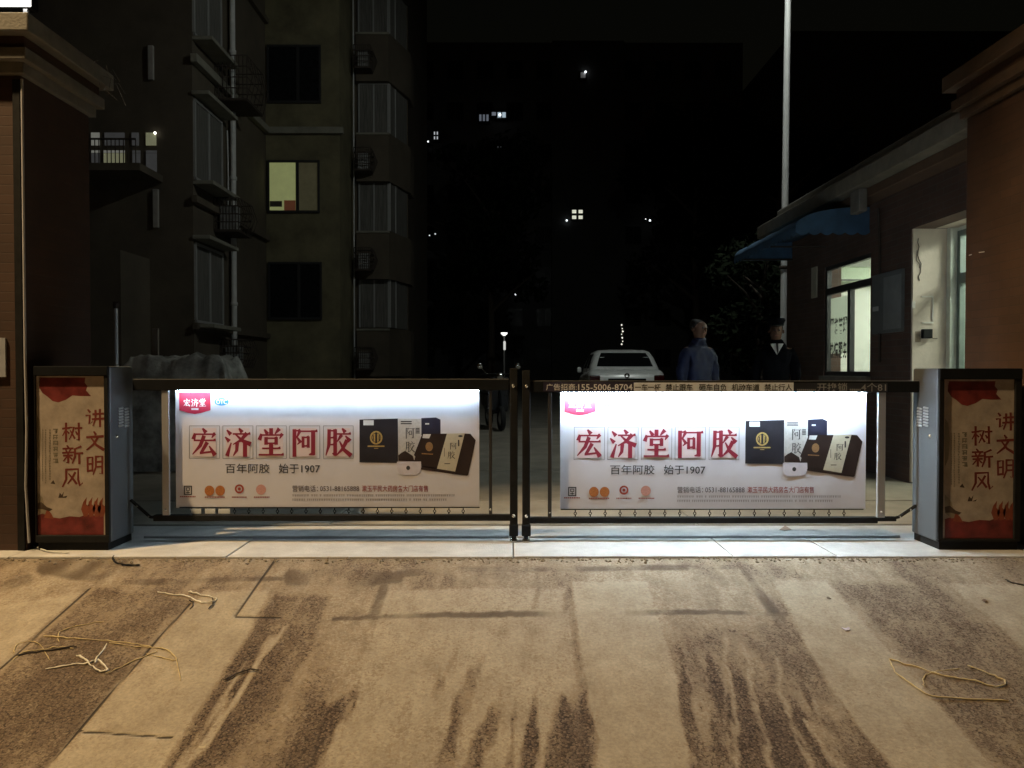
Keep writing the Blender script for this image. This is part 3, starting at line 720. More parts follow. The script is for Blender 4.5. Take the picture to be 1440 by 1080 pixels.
# ================================================================== BARRIER CABINETS
def cabinet(side):
    """side -1 left, +1 right; coordinates come from the photograph at the cabinet's own depth"""
    Y0, Y1 = 4.78, 5.10
    if side < 0:
        xa, xb = P(48, 600, Y0).x, P(152, 600, Y0).x
        ztop = P(100, 515, Y0).z; off = (0, 0)
        label = 'grey barrier cabinet with cream and red poster beside the left pillar'
    else:
        xa, xb = P(1321, 600, Y0).x, P(1437, 600, Y0).x
        ztop = P(1380, 518, Y0).z; off = (1279, 4)
        label = 'grey barrier cabinet with cream and red poster in front of the guard booth'
    t = thing('barrier_cabinet', ((xa + xb) / 2, (Y0 + Y1) / 2, 0.0), label, 'cabinet', 'barrier gate cabinets')
    bxm('plinth', M_black, t, xa + 0.012, xb - 0.012, Y0 + 0.012, Y1 - 0.012, 0.0, 0.05)
    bxm('housing', M_cabinet, t, xa, xb, Y0 + 0.022, Y1, 0.045, ztop, 0.010)
    # face frame around the poster
    px0, px1 = (50.5, 146) if side < 0 else (1328, 1427)
    py0, py1 = (531, 752) if side < 0 else (536, 758)
    x0, x1 = P(px0, 640, Y0).x, P(px1, 640, Y0).x
    z1, z0 = P(100, py0, Y0).z, P(100, py1, Y0).z
    M_fr = M_black
    bxm('frame', M_dgrey, t, xa, xb, Y0 - 0.004, Y0 + 0.024, z1 + 0.012, ztop, 0.004)
    bxm('frame', M_fr, t, xa, xb, Y0, Y0 + 0.024, 0.05, z0 - 0.006, 0.003)
    bxm('frame', M_fr, t, xa, x0 - 0.002, Y0 + 0.001, Y0 + 0.024, z0 - 0.006, z1 + 0.012, 0.003)
    bxm('frame', M_fr, t, x1 + 0.002, xb, Y0 + 0.001, Y0 + 0.024, z0 - 0.006, z1 + 0.012, 0.003)
    YP = Y0 + 0.014
    po = bxm('poster', M_poster, t, x0 - 0.001, x1 + 0.001, YP, YP + 0.006, z0 - 0.004, z1 + 0.010)
    ox, oy = off
    sx = (px1 - px0) / 95.5
    def q(x, y): return (px0 + (x - 50.5) * sx, y + (py0 - 531))
    def pl_(mb, pts, l): mb.poly([P(*q(x, y), YP - 0.0002 * l) for x, y in reversed(pts)])
    m = MB(); pl_(m, [(55, 531), (120, 531), (119, 538), (123, 543), (121, 549), (128, 557), (113, 557), (102, 556), (93, 562), (82, 566), (74, 564), (66, 557), (60, 553), (55, 545)], 1)
    m.build('red_banner_print', M_poster_red, po)
    m = MB(); pl_(m, [(50, 531), (57, 531), (55, 545), (52, 557), (50, 560)], 1); m.build('pale_mast_print', mat('poster_pale', (0.42, 0.34, 0.30), 0.45), po)
    m = MB(); pl_(m, [(51, 583), (56, 590), (58, 612), (56, 640), (51, 652)], 1); m.build('grey_wash_print', M_poster_gap, po); m = MB(); pl_(m, [(51, 690), (60, 700), (63, 712), (72, 722), (60, 724), (51, 716)], 1)
    m.build('grey_wash_print', M_poster_gap, po)
    m = MB(); pl_(m, [(51, 725), (60, 722), (70, 727), (84, 729), (98, 726), (112, 727), (122, 723), (134, 725), (146, 721), (146, 752), (51, 752)], 1)
    m.build('red_wave_print', M_poster_red, po)
    m = MB()
    for x in (118, 126, 134, 141):
        m = MB(); pl_(m, [(x, 727), (x - 4, 716), (x - 1, 706), (x + 4, 699), (x + 3, 709), (x + 6, 712), (x + 7, 703), (x + 8, 715), (x + 5, 726)], 2); m.build('flame_print', M_poster_orange, po)
    m = MB(); pl_(m, [(62, 728), (66, 716), (72, 722), (76, 730)], 2)
    m.build('flame_print', M_poster_orange, po)
    m = MB(); pl_(m, [(82, 700), (84, 693), (87, 696), (90, 691), (88, 700), (95, 697), (93, 700)], 1); m.build('ink_wash_print', mat('poster_dark', (0.075, 0.05, 0.035), 0.45), po); m = MB(); pl_(m, [(71, 680), (75, 675), (78, 681)], 1); m.build('ink_wash_print', MATS['poster_dark'], po); m = MB(); pl_(m, [(51, 708), (58, 706), (66, 713), (74, 716), (70, 719), (60, 716), (52, 716)], 2)
    m.build('ink_wash_print', mat('poster_dark', (0.075, 0.05, 0.035), 0.45), po)
    m = MB()
    rq = random.Random(21)
    for (xc, ya, yb, wd, st) in ((78, 603, 652, 7, 8.4), (70, 604, 676, 2.6, 3.6), (64, 604, 680, 2.0, 3.2), (60, 604, 676, 1.6, 3.2)):
        y = ya
        while y < yb:
            pl_(m, [(xc - wd / 2, y), (xc + wd / 2, y), (xc + wd / 2, y + st * 0.16), (xc - wd / 2, y + st * 0.16)], 1)
            for _ in range(2):
                e = rq.uniform(0.25, 0.6); xl_ = rq.uniform(-0.5, 0.0)
                pl_(m, [(xc + wd * xl_, y + st * e), (xc + wd * 0.45, y + st * e), (xc + wd * 0.45, y + st * (e + 0.12)), (xc + wd * xl_, y + st * (e + 0.12))], 1)
                e = rq.uniform(-0.4, 0.35)
                pl_(m, [(xc + wd * e, y), (xc + wd * (e + 0.15), y), (xc + wd * (e + rq.uniform(0, 0.3)), y + st * 0.75), (xc + wd * (e - 0.1), y + st * 0.75)], 2)
            y += st
    m.build('small_print', M_poster_grey, po)
    m = MB()
    for ch, bx in (('讲', (120.5, 575, 146, 600)), ('文', (121, 607, 146, 634)), ('明', (121, 640, 146, 668)), ('树', (88, 595, 115, 621)), ('新', (88, 627, 116, 652)), ('风', (88, 658, 116, 685))):
        a = q(bx[0], bx[1]); b_ = q(bx[2], bx[3])
        glyph(m, BRUSH, ch, a[0], a[1], b_[0], b_[1], YP - 0.0007, 1.0)
    m.build('lettering', M_poster_ink, po)
    # side louvres and lock on the face towards the gate
    xs = xb if side < 0 else xa
    sgn = 1 if side < 0 else -1
    zc = 0.835
    for c in range(2):
        for k in range(7):
            y = 4.905 + c * 0.075
            z = zc + 0.045 - k * 0.0185 - c * 0.008
            v = [(xs, y, z), (xs, y + 0.058, z + 0.004), (xs, y + 0.058, z - 0.006), (xs, y, z - 0.010)]
            mb = MB(); mb.prism([Vector(p) for p in v], (sgn * 0.005, 0, -0.003)); mb.build('louvre', M_alu, t)
    MB().lathe([(0.0, 0.006 * sgn), (0.009, 0.006 * sgn), (0.011, 0.0)], (xs, 4.885, 0.70), 14, 'x').build('lock', M_bolt, t)
    return t
cab_l = cabinet(-1)
cab_r = cabinet(1)

# ================================================================== GATE LEAVES
YG = 5.04
YB = 5.058                 # banner plane
def led_mat(nm, s): return mat(nm, (0.9, 0.9, 0.9), 0.5, emit=(0.66, 0.86, 1.0), estr=s)

def make_art(t, leaf_tag):
    """the printed banner of the left leaf, in its photo position"""
    x0, x1 = P(247, 630, YB).x, P(674, 630, YB).x
    z1, z0 = P(460, 550.5, YB).z, P(460, 714, YB).z
    # vinyl sheet with slight vertical waves
    mb = MB(); nx, nz = 120, 8; vs = []
    for j in range(nz + 1):
        for i in range(nx + 1):
            u_ = i / nx
            vs.append((x0 + (x1 - x0) * u_, YB + 0.0003 + 0.0007 * math.sin(u_ * 62 + 0.6 * math.sin(u_ * 23)) * (0.6 + 0.4 * math.sin(u_ * 9)), z0 + (z1 - z0) * j / nz))
    fs = [(j * (nx + 1) + i, j * (nx + 1) + i + 1, (j + 1) * (nx + 1) + i + 1, (j + 1) * (nx + 1) + i) for j in range(nz) for i in range(nx)]
    mb.add(vs, fs, True)
    ba = mb.build('banner', M_white_print, t)
    Y = YB - 0.001
    def layer(k): return Y - 0.00016 * k
    m = MB(); pq(m, [(252, 552), (296, 552), (296, 577), (290, 578.5), (284, 580.5), (274, 582.3), (264, 580.5), (258, 578.5), (252, 577)], layer(1)); m.build('logo_shield', M_logo_red, ba)
    m = MB()
    for k, ch in enumerate('宏济堂'): glyph(m, SERIF, ch, 258 + k * 11, 561, 267.5 + k * 11, 571.5, layer(2), 1.25)
    prect(m, 269, 574, 279, 576.5, layer(2)); m.build('logo_lettering', mat('white_print_letters', (0.8, 0.8, 0.8), 0.5), ba)
    m = MB(); pdisc(m, 311.5, 565, 10, 5.4, layer(1)); m.build('oval_mark', M_blue_print, ba)
    m = MB(); text_into(m, 'OTC', 304, 561.6, 319, 568.4, layer(2), 0.02); m.build('oval_lettering', MATS['white_print_letters'], ba)
    # five boxed characters
    BX = [(266, 309), (313, 356), (360, 403), (407, 450), (454.5, 497)]
    m = MB(); mf = MB(); ml = MB()
    for (a, b_), ch in zip(BX, '宏济堂阿胶'):
        prect(mf, a + 5, 602, b_ - 5, 642, layer(1))
        pframe(ml, a, 598.5, b_, 645, 0.7, layer(2))
        glyph(m, SERIF, ch, a + 3.5, 603.5, b_ - 4, 641, layer(3), 1.28)
    mf.build('pale_tint', M_pink_fill, ba); ml.build('character_box', M_boxline, ba); m.build('large_lettering', M_red_print, ba)
    m = MB(); text_into(m, '百年阿胶', 317, 652, 379, 665.5, layer(1), 0.004); m.build('slogan_lettering', M_ink, ba); m = MB(); text_into(m, '始于1907', 392, 652, 450, 665.5, layer(1), 0.008)
    m.build('slogan_lettering', M_ink, ba)
    # seals
    m = MB(); pdisc(m, 294.5, 690, 6.8, 7.2, layer(1)); pdisc(m, 309.5, 690, 6.8, 7.2, layer(1)); m.build('orange_seal', M_orange_seal, ba)
    m = MB(); pring(m, 336.5, 687.5, 4.0, 6.4, layer(1)); pdisc(m, 336.5, 687.5, 2.2, 2.2, layer(1)); prect(m, 334.5, 691, 338.5, 694, layer(2)); m.build('ring_seal', mat('seal_red_print', (0.36, 0.06, 0.04), 0.5), ba)
    m = MB(); pdisc(m, 367, 688.5, 7, 7.2, layer(1)); m.build('pink_seal', M_pink_seal, ba)
    m = MB(); pframe(m, 258.5, 683, 270, 696, 1.5, layer(1)); pframe(m, 261.5, 685.6, 267, 690, 1.0, layer(1)); prect(m, 263.6, 690.6, 265, 694, layer(1)); prect(m, 261.2, 692, 267.4, 693, layer(1)); m.build('square_emblem', M_ink, ba)
    rr = random.Random(5)
    for (a, b_, y) in ((253, 275, 697.5), (288, 316, 698.2), (326, 347, 698.2), (357, 379, 698.2)):
        x = a; m = MB()
        while x < b_:
            wdt = rr.uniform(1.4, 2.4); prect(m, x, y, min(x + wdt, b_), y + 1.7, layer(1)); x += wdt + 0.5
        m.build('seal_caption', M_redbrown, ba)
    m = MB(); text_into(m, '营销电话：', 411, 682.5, 447, 691.5, layer(1), 0.006); m.build('phone_lettering', mat('dark_phone_print', (0.10, 0.075, 0.075), 0.5), ba); m = MB(); text_into(m, '0531-88165888', 450, 683.5, 505, 690.8, layer(1), 0.006); m.build('phone_lettering', mat('dark_phone_print', (0.10, 0.075, 0.075), 0.5), ba)
    m = MB(); text_into(m, '漱玉平民大药房各大门店有售', 509, 682.5, 602, 691.5, layer(1), 0.01); m.build('shop_lettering', M_redbrown, ba)
    m = MB(); rr = random.Random(11)
    for (y, xe) in ((695.2, 641), (701.2, 628)):
        x = 411.0
        while x < xe:
            wdt = rr.uniform(1.6, 3.2)
            prect(m, x, y, x + wdt, y + 0.7, layer(1)); prect(m, x + 0.2, y + 1.5, x + wdt - 0.1, y + 2.1, layer(1)); prect(m, x + wdt * 0.35, y, x + wdt * 0.35 + 0.6, y + 3.2, layer(2))
            x += wdt + (3.0 if rr.random() < 0.1 else 0.7)
    m.build('fine_print', M_ink_soft, ba)
    # printed picture of the packs
    m = MB(); pq(m, [(505.5, 590), (559.5, 588.5), (559.5, 651), (505.5, 650)], layer(1)); m.build('black_pack', M_pack_black, ba)
    m = MB(); pdisc(m, 529, 615.5, 8.8, 9.6, layer(2)); prect(m, 517, 626.6, 540.5, 628.4, layer(2)); prect(m, 526, 630, 532, 630.8, layer(2)); m.build('gold_mark', M_gold, ba)
    m = MB(); pring(m, 529, 615.5, 6.0, 6.8, layer(3)); prect(m, 527.6, 608, 530.4, 623, layer(3)); prect(m, 524, 612, 525.5, 620, layer(3)); prect(m, 532.5, 612, 534, 620, layer(3)); m.build('gold_mark_cut', M_pack_black, ba)
    m = MB(); prect(m, 560, 589, 592.5, 645, layer(1)); m.build('pale_pack', M_panel_pale, ba)
    m = MB(); pq(m, [(592.5, 588), (613, 587), (619.5, 590), (619.5, 612), (592.5, 612)], layer(1)); m.build('navy_pack', M_pack_navy, ba)
    m = MB(); prect(m, 511, 591, 525.5, 598, layer(2)); m.build('white_tab', mat('white_tab_print', (0.6, 0.6, 0.6), 0.5), ba); m = MB(); prect(m, 598, 595, 603.5, 597, layer(2)); m.build('white_tab', MATS['white_tab_print'], ba); m = MB(); pq(m, [(595, 610.5), (606, 610.5), (603.5, 616.5), (594, 616)], layer(3)); m.build('white_tab', mat('white_tab_print', (0.6, 0.6, 0.6), 0.5), ba)
    m = MB(); glyph(m, SERIF, '阿', 570, 601.5, 583, 616.5, layer(3), 0.8); glyph(m, SERIF, '胶', 570, 621, 583, 636, layer(3), 0.8)
    for y in (592, 595): prect(m, 563.5, y, 579, y + 1.6, layer(2))
    for k in range(4): prect(m, 584.5, 602 + k * 2.1, 590, 603 + k * 2.1, layer(2)); prect(m, 584.5 + k * 1.6, 601.5, 585.1 + k * 1.6, 610, layer(2))
    m.build('pack_lettering', M_ink, ba)
    m = MB(); pq(m, [(594, 609.8), (628.5, 609.8), (614.5, 659.5), (592, 656), (588, 646), (582, 640)], layer(2)); pq(m, [(653.5, 609.5), (661.5, 610), (669, 619), (658.5, 667.5), (648, 667.5), (639, 664)], layer(2)); pq(m, [(592, 654.5), (614.5, 658), (640, 662), (659, 667), (657, 669), (640, 667), (592, 660)], layer(2)); m.build('tilted_pack', M_pack_brown, ba)
    m = MB(); pdisc(m, 603.5, 628, 5.2, 6.5, layer(3)); pq(m, [(593, 637), (609, 638), (608.5, 639.5), (592.8, 638.6)], layer(3)); m.build('tilted_gold_mark', mat('dull_gold_print', (0.28, 0.16, 0.07), 0.5, 0, 0.3, 150), ba)
    m = MB(); pq(m, [(628.5, 610), (653.5, 609.3), (640, 663.2), (614.5, 659)], layer(3)); m.build('cream_label', M_panel_cream, ba)
    m = MB(); glyph(m, SERIF, '阿', 632.5, 622.5, 642.5, 632, layer(4), 0.8); glyph(m, SERIF, '胶', 629.5, 635, 639.5, 645, layer(4), 0.8); m.build('label_characters', M_ink, ba); m = MB()
    pdisc(m, 647.5, 613.3, 3.2, 1.5, layer(4)); prect(m, 644, 618.5, 646, 627.5, layer(4)); prect(m, 625, 651.5, 633, 652.6, layer(4)); prect(m, 624.5, 630, 625.2, 642, layer(4)); m.build('label_lettering', M_ink, ba)
    m = MB(); pq(m, [(560.5, 648), (560, 640.5), (564, 637), (569.5, 634), (573, 636), (580.5, 641), (583, 649)], layer(3)); pq(m, [(584, 642), (588, 646), (591, 649), (582, 649)], layer(3)); m.build('dark_blocks', M_pack_brown, ba)
    m = MB(); pq(m, [(558, 649), (592, 649), (592.5, 657), (590, 665), (585, 668), (566, 668), (560.5, 665), (558, 657)], layer(4)); m.build('bowl', M_bowl, ba)
    m = MB(); pdisc(m, 574, 658, 2.8, 3.0, layer(5)); m.build('bowl_mark', M_ink, ba)
    return ba

def ring_hook(mb, c, r=0.0085):
    c = Vector(c)
    mb.tube([c + Vector((r * math.cos(a), 0, r * math.sin(a))) for a in [2 * math.pi * k / 10 for k in range(10)]], 0.0026, 5, True)
    mb.tube([c + Vector((0, 0, r)), c + Vector((0, 0, r + 0.014))], 0.0035, 5)
    mb.tube([c - Vector((0, 0, r)), c - Vector((0, 0, r + 0.012))], 0.004, 5)

ART = None
def leaf(side):
    global ART
    if side < 0:
        label = 'dark advertising gate leaf on the left with dimmer banner lamp'; led = LED_LEFT
        bx0, bx1 = 187, 716; btop, bbot = 533.5, 549; bn0, bn1 = 247, 674; post_out, post_in = (227, 237), (687.5, 692.0)
        by0, by1 = 724.5, 733; cp = (717, 728); inner = 728; lk = ((184, 703), (211, 727), (226, 728)); bb0, bb1 = 214, 722; hem = 716
    else:
        label = 'dark advertising gate leaf on the right with brighter banner lamp and notice strip'; led = LED_RIGHT
        bx0, bx1 = 745, 1292; btop, bbot = 536, 552; bn0, bn1 = 788, 1219; post_out, post_in = (1235, 1246), (770.5, 776.0)
        by0, by1 = 728, 736.5; cp = (734.5, 745.5); inner = 734; lk = ((1288, 711), (1264, 727), (1246, 731)); bb0, bb1 = 740, 1236; hem = 718.5
    mid = (bx0 + bx1) / 2
    t = thing('gate_leaf', (P(mid, 640, YG).x, YG, 0.0), label, 'gate', 'advertising gate leaves')
    ya, yb = YG - 0.028, YG + 0.034
    zt, zb = P(mid, btop, ya).z, P(mid, bbot, ya).z
    X = lambda px: P(px, 640, ya).x
    bxm('top_beam', M_dgrey, t, X(bx0), X(bx1), ya, yb, zb, zt, 0.004)
    bxm('trim', M_alu, t, X(bx0 + 1), X(bx1 - 1), ya + 0.004, ya + 0.014, zt + 0.0005, zt + 0.003)
    zB1, zB0 = P(mid, by0, ya).z, P(mid, by1, ya).z
    bxm('bottom_beam', M_black, t, X(bb0), X(bb1), ya + 0.004, yb - 0.010, zB0, zB1, 0.004)
    if side > 0: bxm('rail', M_black, t, X(1236), X(1263), ya + 0.012, yb - 0.02, zB0 + 0.012, zB1 + 0.002, 0.003)
    # bright posts each side of the banner
    for (a, b_), nm in ((post_out, 'post'), (post_in, 'post')):
        m_ = M_alu if (a, b_) == post_out else M_post_dark
        bxm(nm, m_, t, X(a), X(b_), ya + 0.006, ya + 0.026, zB1 - 0.002, zb + 0.001, 0.003)
        mb = MB(); cx = (X(a) + X(b_)) / 2
        mb.lathe([(0.0, -0.004), (0.006, -0.003), (0.007, 0.0)], (cx, ya + 0.004, zB1 + 0.035), 10, 'y'); mb.build('bolt', M_bolt, t)
    # meeting post in the middle
    zf = 0.004
    bxm('meeting_post', M_black, t, X(cp[0]), X(cp[1]), ya - 0.010, ya + 0.030, 0.10, P(mid, 518 if side < 0 else 521, ya).z, 0.004)
    bxm('foot', M_dgrey, t, X(cp[0]) - 0.004, X(cp[1]) + 0.004, ya - 0.016, ya + 0.034, 0.040, 0.115, 0.006)
    mb = MB(); mb.lathe([(0.0, 0.0), (0.026, 0.0), (0.028, 0.010), (0.018, 0.022), (0.016, 0.042), (0.0, 0.043)], ((X(cp[0]) + X(cp[1])) / 2, ya + 0.009, 0.001), 16); mb.build('foot_pad', M_chrome, t)
    for z in (P(mid, 543, ya).z, P(mid, 725.5, ya).z):
        mb = MB(); mb.lathe([(0.0, -0.008), (0.008, -0.007), (0.011, -0.003), (0.012, 0.0)], ((X(cp[0]) + X(cp[1])) / 2 + (-0.002 if side < 0 else 0.002), ya - 0.010, z), 14, 'y'); mb.build('bolt', M_bolt, t)
    # hem rail and hooks
    zh = P(mid, hem, ya).z
    hp = [bn0 + 22 + k * 21.2 for k in range(19)] if side > 0 else [bn0 + 18 + k * 20.3 for k in range(20)]
    bxm('hem_rail', M_black, t, X(bn0 + 1), X(bn1), YB - 0.006, YB + 0.008, zh, zh + 0.006)
    for x in hp:
        mb = MB(); ring_hook(mb, (X(x), YB - 0.002, (zh + zB1) / 2 - 0.002)); mb.build('hook', M_black, t)
    if side < 0:
        for (a, b_) in ((264.5, 279), (284.5, 299), (303.5, 320)):
            bxm('white_tag', mat('white_tag_plastic', (0.7, 0.72, 0.72), 0.5), t, X(a), X(b_), YB - 0.010, YB - 0.007, zB1 + 0.004, zh - 0.004)
    # linkage to the cabinet
    p = [P(a, b_, YG + 0.01) for a, b_ in lk]
    MB().tube([p[0], p[1]], 0.011, 8).build('link_arm', M_black, t)
    MB().tube([p[1], p[2]], 0.010, 8).build('link_arm', M_black, t)
    for f in (0.35, 0.95):
        c = p[0].lerp(p[1], f)
        MB().lathe([(0.0, -0.016), (0.006, -0.015), (0.007, -0.009)], c, 10, 'y').build('bolt', M_bolt, t)
    # LED strip tucked under the top beam in front of the banner
    bxm('led_strip', led_mat('led_left' if side < 0 else 'led_right', led), t, X(bn0 + 1), X(bn1 - 1), ya + 0.001, ya + 0.010, zb - 0.0045, zb - 0.0012)
    bxm('led_strip', led_mat('led_left_rear' if side < 0 else 'led_right_rear', led * 0.65), t, X(bn0 + 1), X(bn1 - 1), YB + 0.008, YB + 0.015, zb - 0.0045, zb - 0.0012)
    if side < 0:
        ART = make_art(t, 'left')
    else:
        ART2 = copy_tree(ART, t)
        d = Vector(P(788, 552.5, YB)) - Vector(P(247, 550.5, YB))
        ART2.location = Vector(ORIGIN[t.name]) * -1 + d + ORIGIN[ART.name]
        sx = (1219.5 - 788) / (674 - 247)
        # stretch very slightly to the wider right banner, about the banner's own left edge
        xl = P(788, 600, YB).x
        ART2.scale = (sx, 1, 1)
        ART2.location.x = (xl - ORIGIN[t.name].x) - sx * (P(247, 600, YB).x - ORIGIN[ART.name].x)
        # notice strips and lettering on the beam
        Yf = ya - 0.0012
        m = MB(); prect(m, 764, 537, 891, 550.5, Yf); st = m.build('notice_strip', M_strip_navy, t)
        m = MB(); text_into(m, '广告招商:', 768, 539.6, 811, 549, Yf - 0.001, 0.004); text_into(m, '155-5006-8704', 813, 540, 889.5, 549, Yf - 0.001, 0.012); m.build('strip_lettering', M_strip_white, st)
        m = MB(); prect(m, 891.3, 538, 1116, 551, Yf); st = m.build('notice_strip', M_strip_grey, t)
        m = MB()
        for s, a, b_ in (('一车一杆', 893, 929), ('禁止跟车', 936, 974), ('砸车自负', 983, 1022), ('机动车道', 1029, 1068), ('禁止行人', 1075, 1114)):
            text_into(m, s, a, 539.8, b_, 549.6, Yf - 0.001, 0.014)
        m.build('strip_lettering', M_ink, st)
        m = MB(); prect(m, 1116.3, 538.5, 1248, 551, Yf); st = m.build('notice_strip', mat('dark_notice_strip', (0.022, 0.024, 0.032), 0.45), t)
        m = MB(); text_into(m, '开换锁', 1149, 538.5, 1192, 550.8, Yf - 0.001, 0.006); text_into(m, '4个81', 1211, 538.5, 1246, 550.6, Yf - 0.001, 0.004)
        x = 1121
        rr = random.Random(2)
        while x < 1147: prect(m, x, 547.2, x + 1.8, 549.8, Yf - 0.001); x += 2.7
        x = 1195
        while x < 1209: prect(m, x, 546.8, x + 1.8, 549.8, Yf - 0.001); x += 2.7
        m.build('strip_lettering', mat('dim_strip_letters', (0.33, 0.33, 0.33), 0.5), st)
    return t
leaf_l = leaf(-1)
leaf_r = leaf(1)

# ================================================================== GUARD BOOTH (right, behind the pillar)
WX = 4.0
def wy(px): return PX(px, 500, WX).y
gb = thing('guard_booth', (5.3, 8.6, 0), 'low brown brick guard booth with lit windows behind the right pillar', 'booth')
y_far, y_near = 11.15, 5.9
wA0, wA1 = wy(1223.5), wy(1158)          # window (near, far edge along y)
dB0, dB1 = 6.25, wy(1333)                # glazed door
pw1 = wy(1280)
z_sill, z_head = 1.04, 2.42
ztopw = 2.95
TH = 0.22
# wall panels around the openings
def wall(y0, y1, z0, z1, m=M_brick, nm='wall'): return bxm(nm, m, gb, WX, WX + TH, y0, y1, z0, z1)
wall(wA1, y_far, -0.02, ztopw); wall(pw1, wA0, -0.02, ztopw); wall(wA0, wA1, -0.02, z_sill); wall(wA0, wA1, z_head, ztopw)
zw = 2.52
XD = 4.40                                 # glazed door stands back from the brick face in a small porch
wall(y_near, pw1 - 0.001, zw, ztopw); wall(y_near, dB0, -0.02, zw)
bxm('plaster_wall', M_whitewall, gb, WX + 0.004, XD + 0.10, pw1 - 0.03, pw1 - 0.002, 0.0, zw - 0.003)
bxm('plaster_soffit', M_whitewall, gb, WX + TH + 0.004, XD + 0.10, dB0, pw1 - 0.032, zw - 0.0, zw + 0.04)
bxm('door_jamb', mat('pale_green_paint', (0.66, 0.70, 0.62), 0.7), gb, XD - 0.065, XD + 0.09, pw1 - 0.10, pw1 - 0.031, 0, zw - 0.003, 0.004)
bxm('wall', M_brick, gb, WX + TH, XD + 0.1, pw1, pw1 + 0.1, -0.02, ztopw - 0.01)
bxm('wall', M_brick, gb, WX + TH, 6.9, y_far - TH, y_far, -0.02, ztopw)
bxm('wall', M_brick, gb, WX + TH, 6.9, y_near, y_near + TH, -0.02, ztopw)
bxm('wall', M_brick, gb, 6.9, 6.9 + TH, y_near, y_far, -0.02, ztopw)
bxm('floor', M_conc, gb, WX + TH, 6.9, y_near + TH, y_far - TH, -0.02, 0.03)
bxm('ceiling', M_room, gb, WX + TH, 6.9, y_near + TH, y_far - TH, 2.72, 2.78)
bxm('inner_wall', M_room, gb, 6.86, 6.898, y_near + TH, y_far - TH, 0.03, 2.72)
bxm('inner_wall', M_room, gb, WX + TH, 6.86, y_far - TH - 0.03, y_far - TH - 0.002, 0.03, 2.72)
bxm('inner_wall', M_room, gb, WX + TH, 6.86, y_near + TH + 0.002, y_near + TH + 0.03, 0.03, 2.72)
# roof with stepped eave
rf = bxm('roof', mat('eave_render', (0.20, 0.18, 0.14), 0.9, 0, 0.25, 5, 0.2), gb, WX - 0.34, 7.3, y_near - 0.2, y_far + 0.3, 3.05, 3.22, 0.01)
bxm('eave_moulding', mat('eave_brown', (0.13, 0.08, 0.05), 0.9, 0, 0.25, 5), gb, WX - 0.20, 7.2, y_near - 0.1, y_far + 0.2, ztopw, 3.05, 0.01)
bxm('parapet', M_cap, gb, WX - 0.12, 7.1, y_near, y_far + 0.1, 3.22, 3.42, 0.02)
# junction box and bracket on the eave
bxm('junction_box', M_cap, gb, WX - 0.30, WX - 0.21, 8.2, 8.42, 2.80, 3.04, 0.01)
MB().tube([(WX - 0.05, 8.3, 2.85), (WX - 0.02, 8.32, 2.4), (WX - 0.02, 8.3, 1.2)], 0.012, 6).build('conduit', M_iron, gb)
# window A: transom over two sliding panes
fr = M_frame_dark
ymid = wA0 + (wA1 - wA0) * 0.47
zt = P(1190, 402, wy(1190)).z
wn_ = bxm('window', fr, gb, WX + 0.02, WX + 0.08, wA0, wA1, z_sill, z_sill + 0.06)
def wf(y0, y1, z0, z1, x0=WX + 0.02, x1=WX + 0.08): return bxm('frame', fr, wn_, x0, x1, y0, y1, z0, z1, 0.003)
wf(wA0, wA1, z_head - 0.05, z_head); wf(wA0, wA0 + 0.045, z_sill + 0.06, z_head - 0.05); wf(wA1 - 0.05, wA1, z_sill + 0.06, z_head - 0.05)
wf(wA0 + 0.045, wA1 - 0.05, zt - 0.05, zt + 0.03); wf(ymid - 0.035, ymid + 0.035, z_sill + 0.06, zt - 0.05)
bxm('sill', M_cap, wn_, WX - 0.05, WX - 0.002, wA0 - 0.03, wA1 + 0.03, z_sill - 0.05, z_sill + 0.005, 0.004)
for (a, b_, c, d) in ((wA0 + 0.045, wA1 - 0.05, zt + 0.03, z_head - 0.05), (wA0 + 0.045, ymid - 0.035, z_sill + 0.06, zt - 0.05), (ymid + 0.035, wA1 - 0.05, z_sill + 0.06, zt - 0.05)):
    bxm('pane', M_clear, wn_, WX + 0.045, WX + 0.050, a, b_, c, d)
pap = bxm('window_film', mat('white_window_film', (0.66, 0.68, 0.66), 0.6, 0, 0.1, 5, emit=None), gb, WX + 0.056, WX + 0.060, ymid + 0.06, wA1 - 0.08, z_sill + 0.28, zt - 0.10)
pap.data.materials.clear()
mf = bpy.data.materials.new('frosted_film'); mf.use_nodes = True
_b = mf.node_tree.nodes['Principled BSDF']; _n = mf.node_tree.nodes
_tl = _n.new('ShaderNodeBsdfTranslucent'); _tl.inputs['Color'].default_value = (0.8, 0.83, 0.78, 1)
_mx = _n.new('ShaderNodeMixShader'); _mx.inputs[0].default_value = 0.75
_b.inputs['Base Color'].default_value = (0.7, 0.72, 0.68, 1)
mf.node_tree.links.new(_b.outputs[0], _mx.inputs[1]); mf.node_tree.links.new(_tl.outputs[0], _mx.inputs[2]); mf.node_tree.links.new(_mx.outputs[0], _n['Material Output'].inputs['Surface'])
pap.data.materials.append(mf)
ya_, yb_ = ymid + 0.075, wA1 - 0.095
for row, zc in (('严格管理', 1.66), ('热情服务', 1.36)):
    for k, ch in enumerate(row):
        vs, fs = text_mesh(ch, 1.0, 0.03)
        xs = [v.x for v in vs]; ys = [v.y for v in vs]
        a, b_, c, d = min(xs), max(xs), min(ys), max(ys)
        cw = (yb_ - ya_) / 4; y0 = yb_ - k * cw - 0.006
        m = MB(); m.add([(WX + 0.040, y0 - (v.x - a) / (b_ - a) * (cw - 0.012), zc - 0.10 + (v.y - c) / (d - c) * 0.20) for v in vs], fs)
        m.build('window_letter', M_ink, wn_)
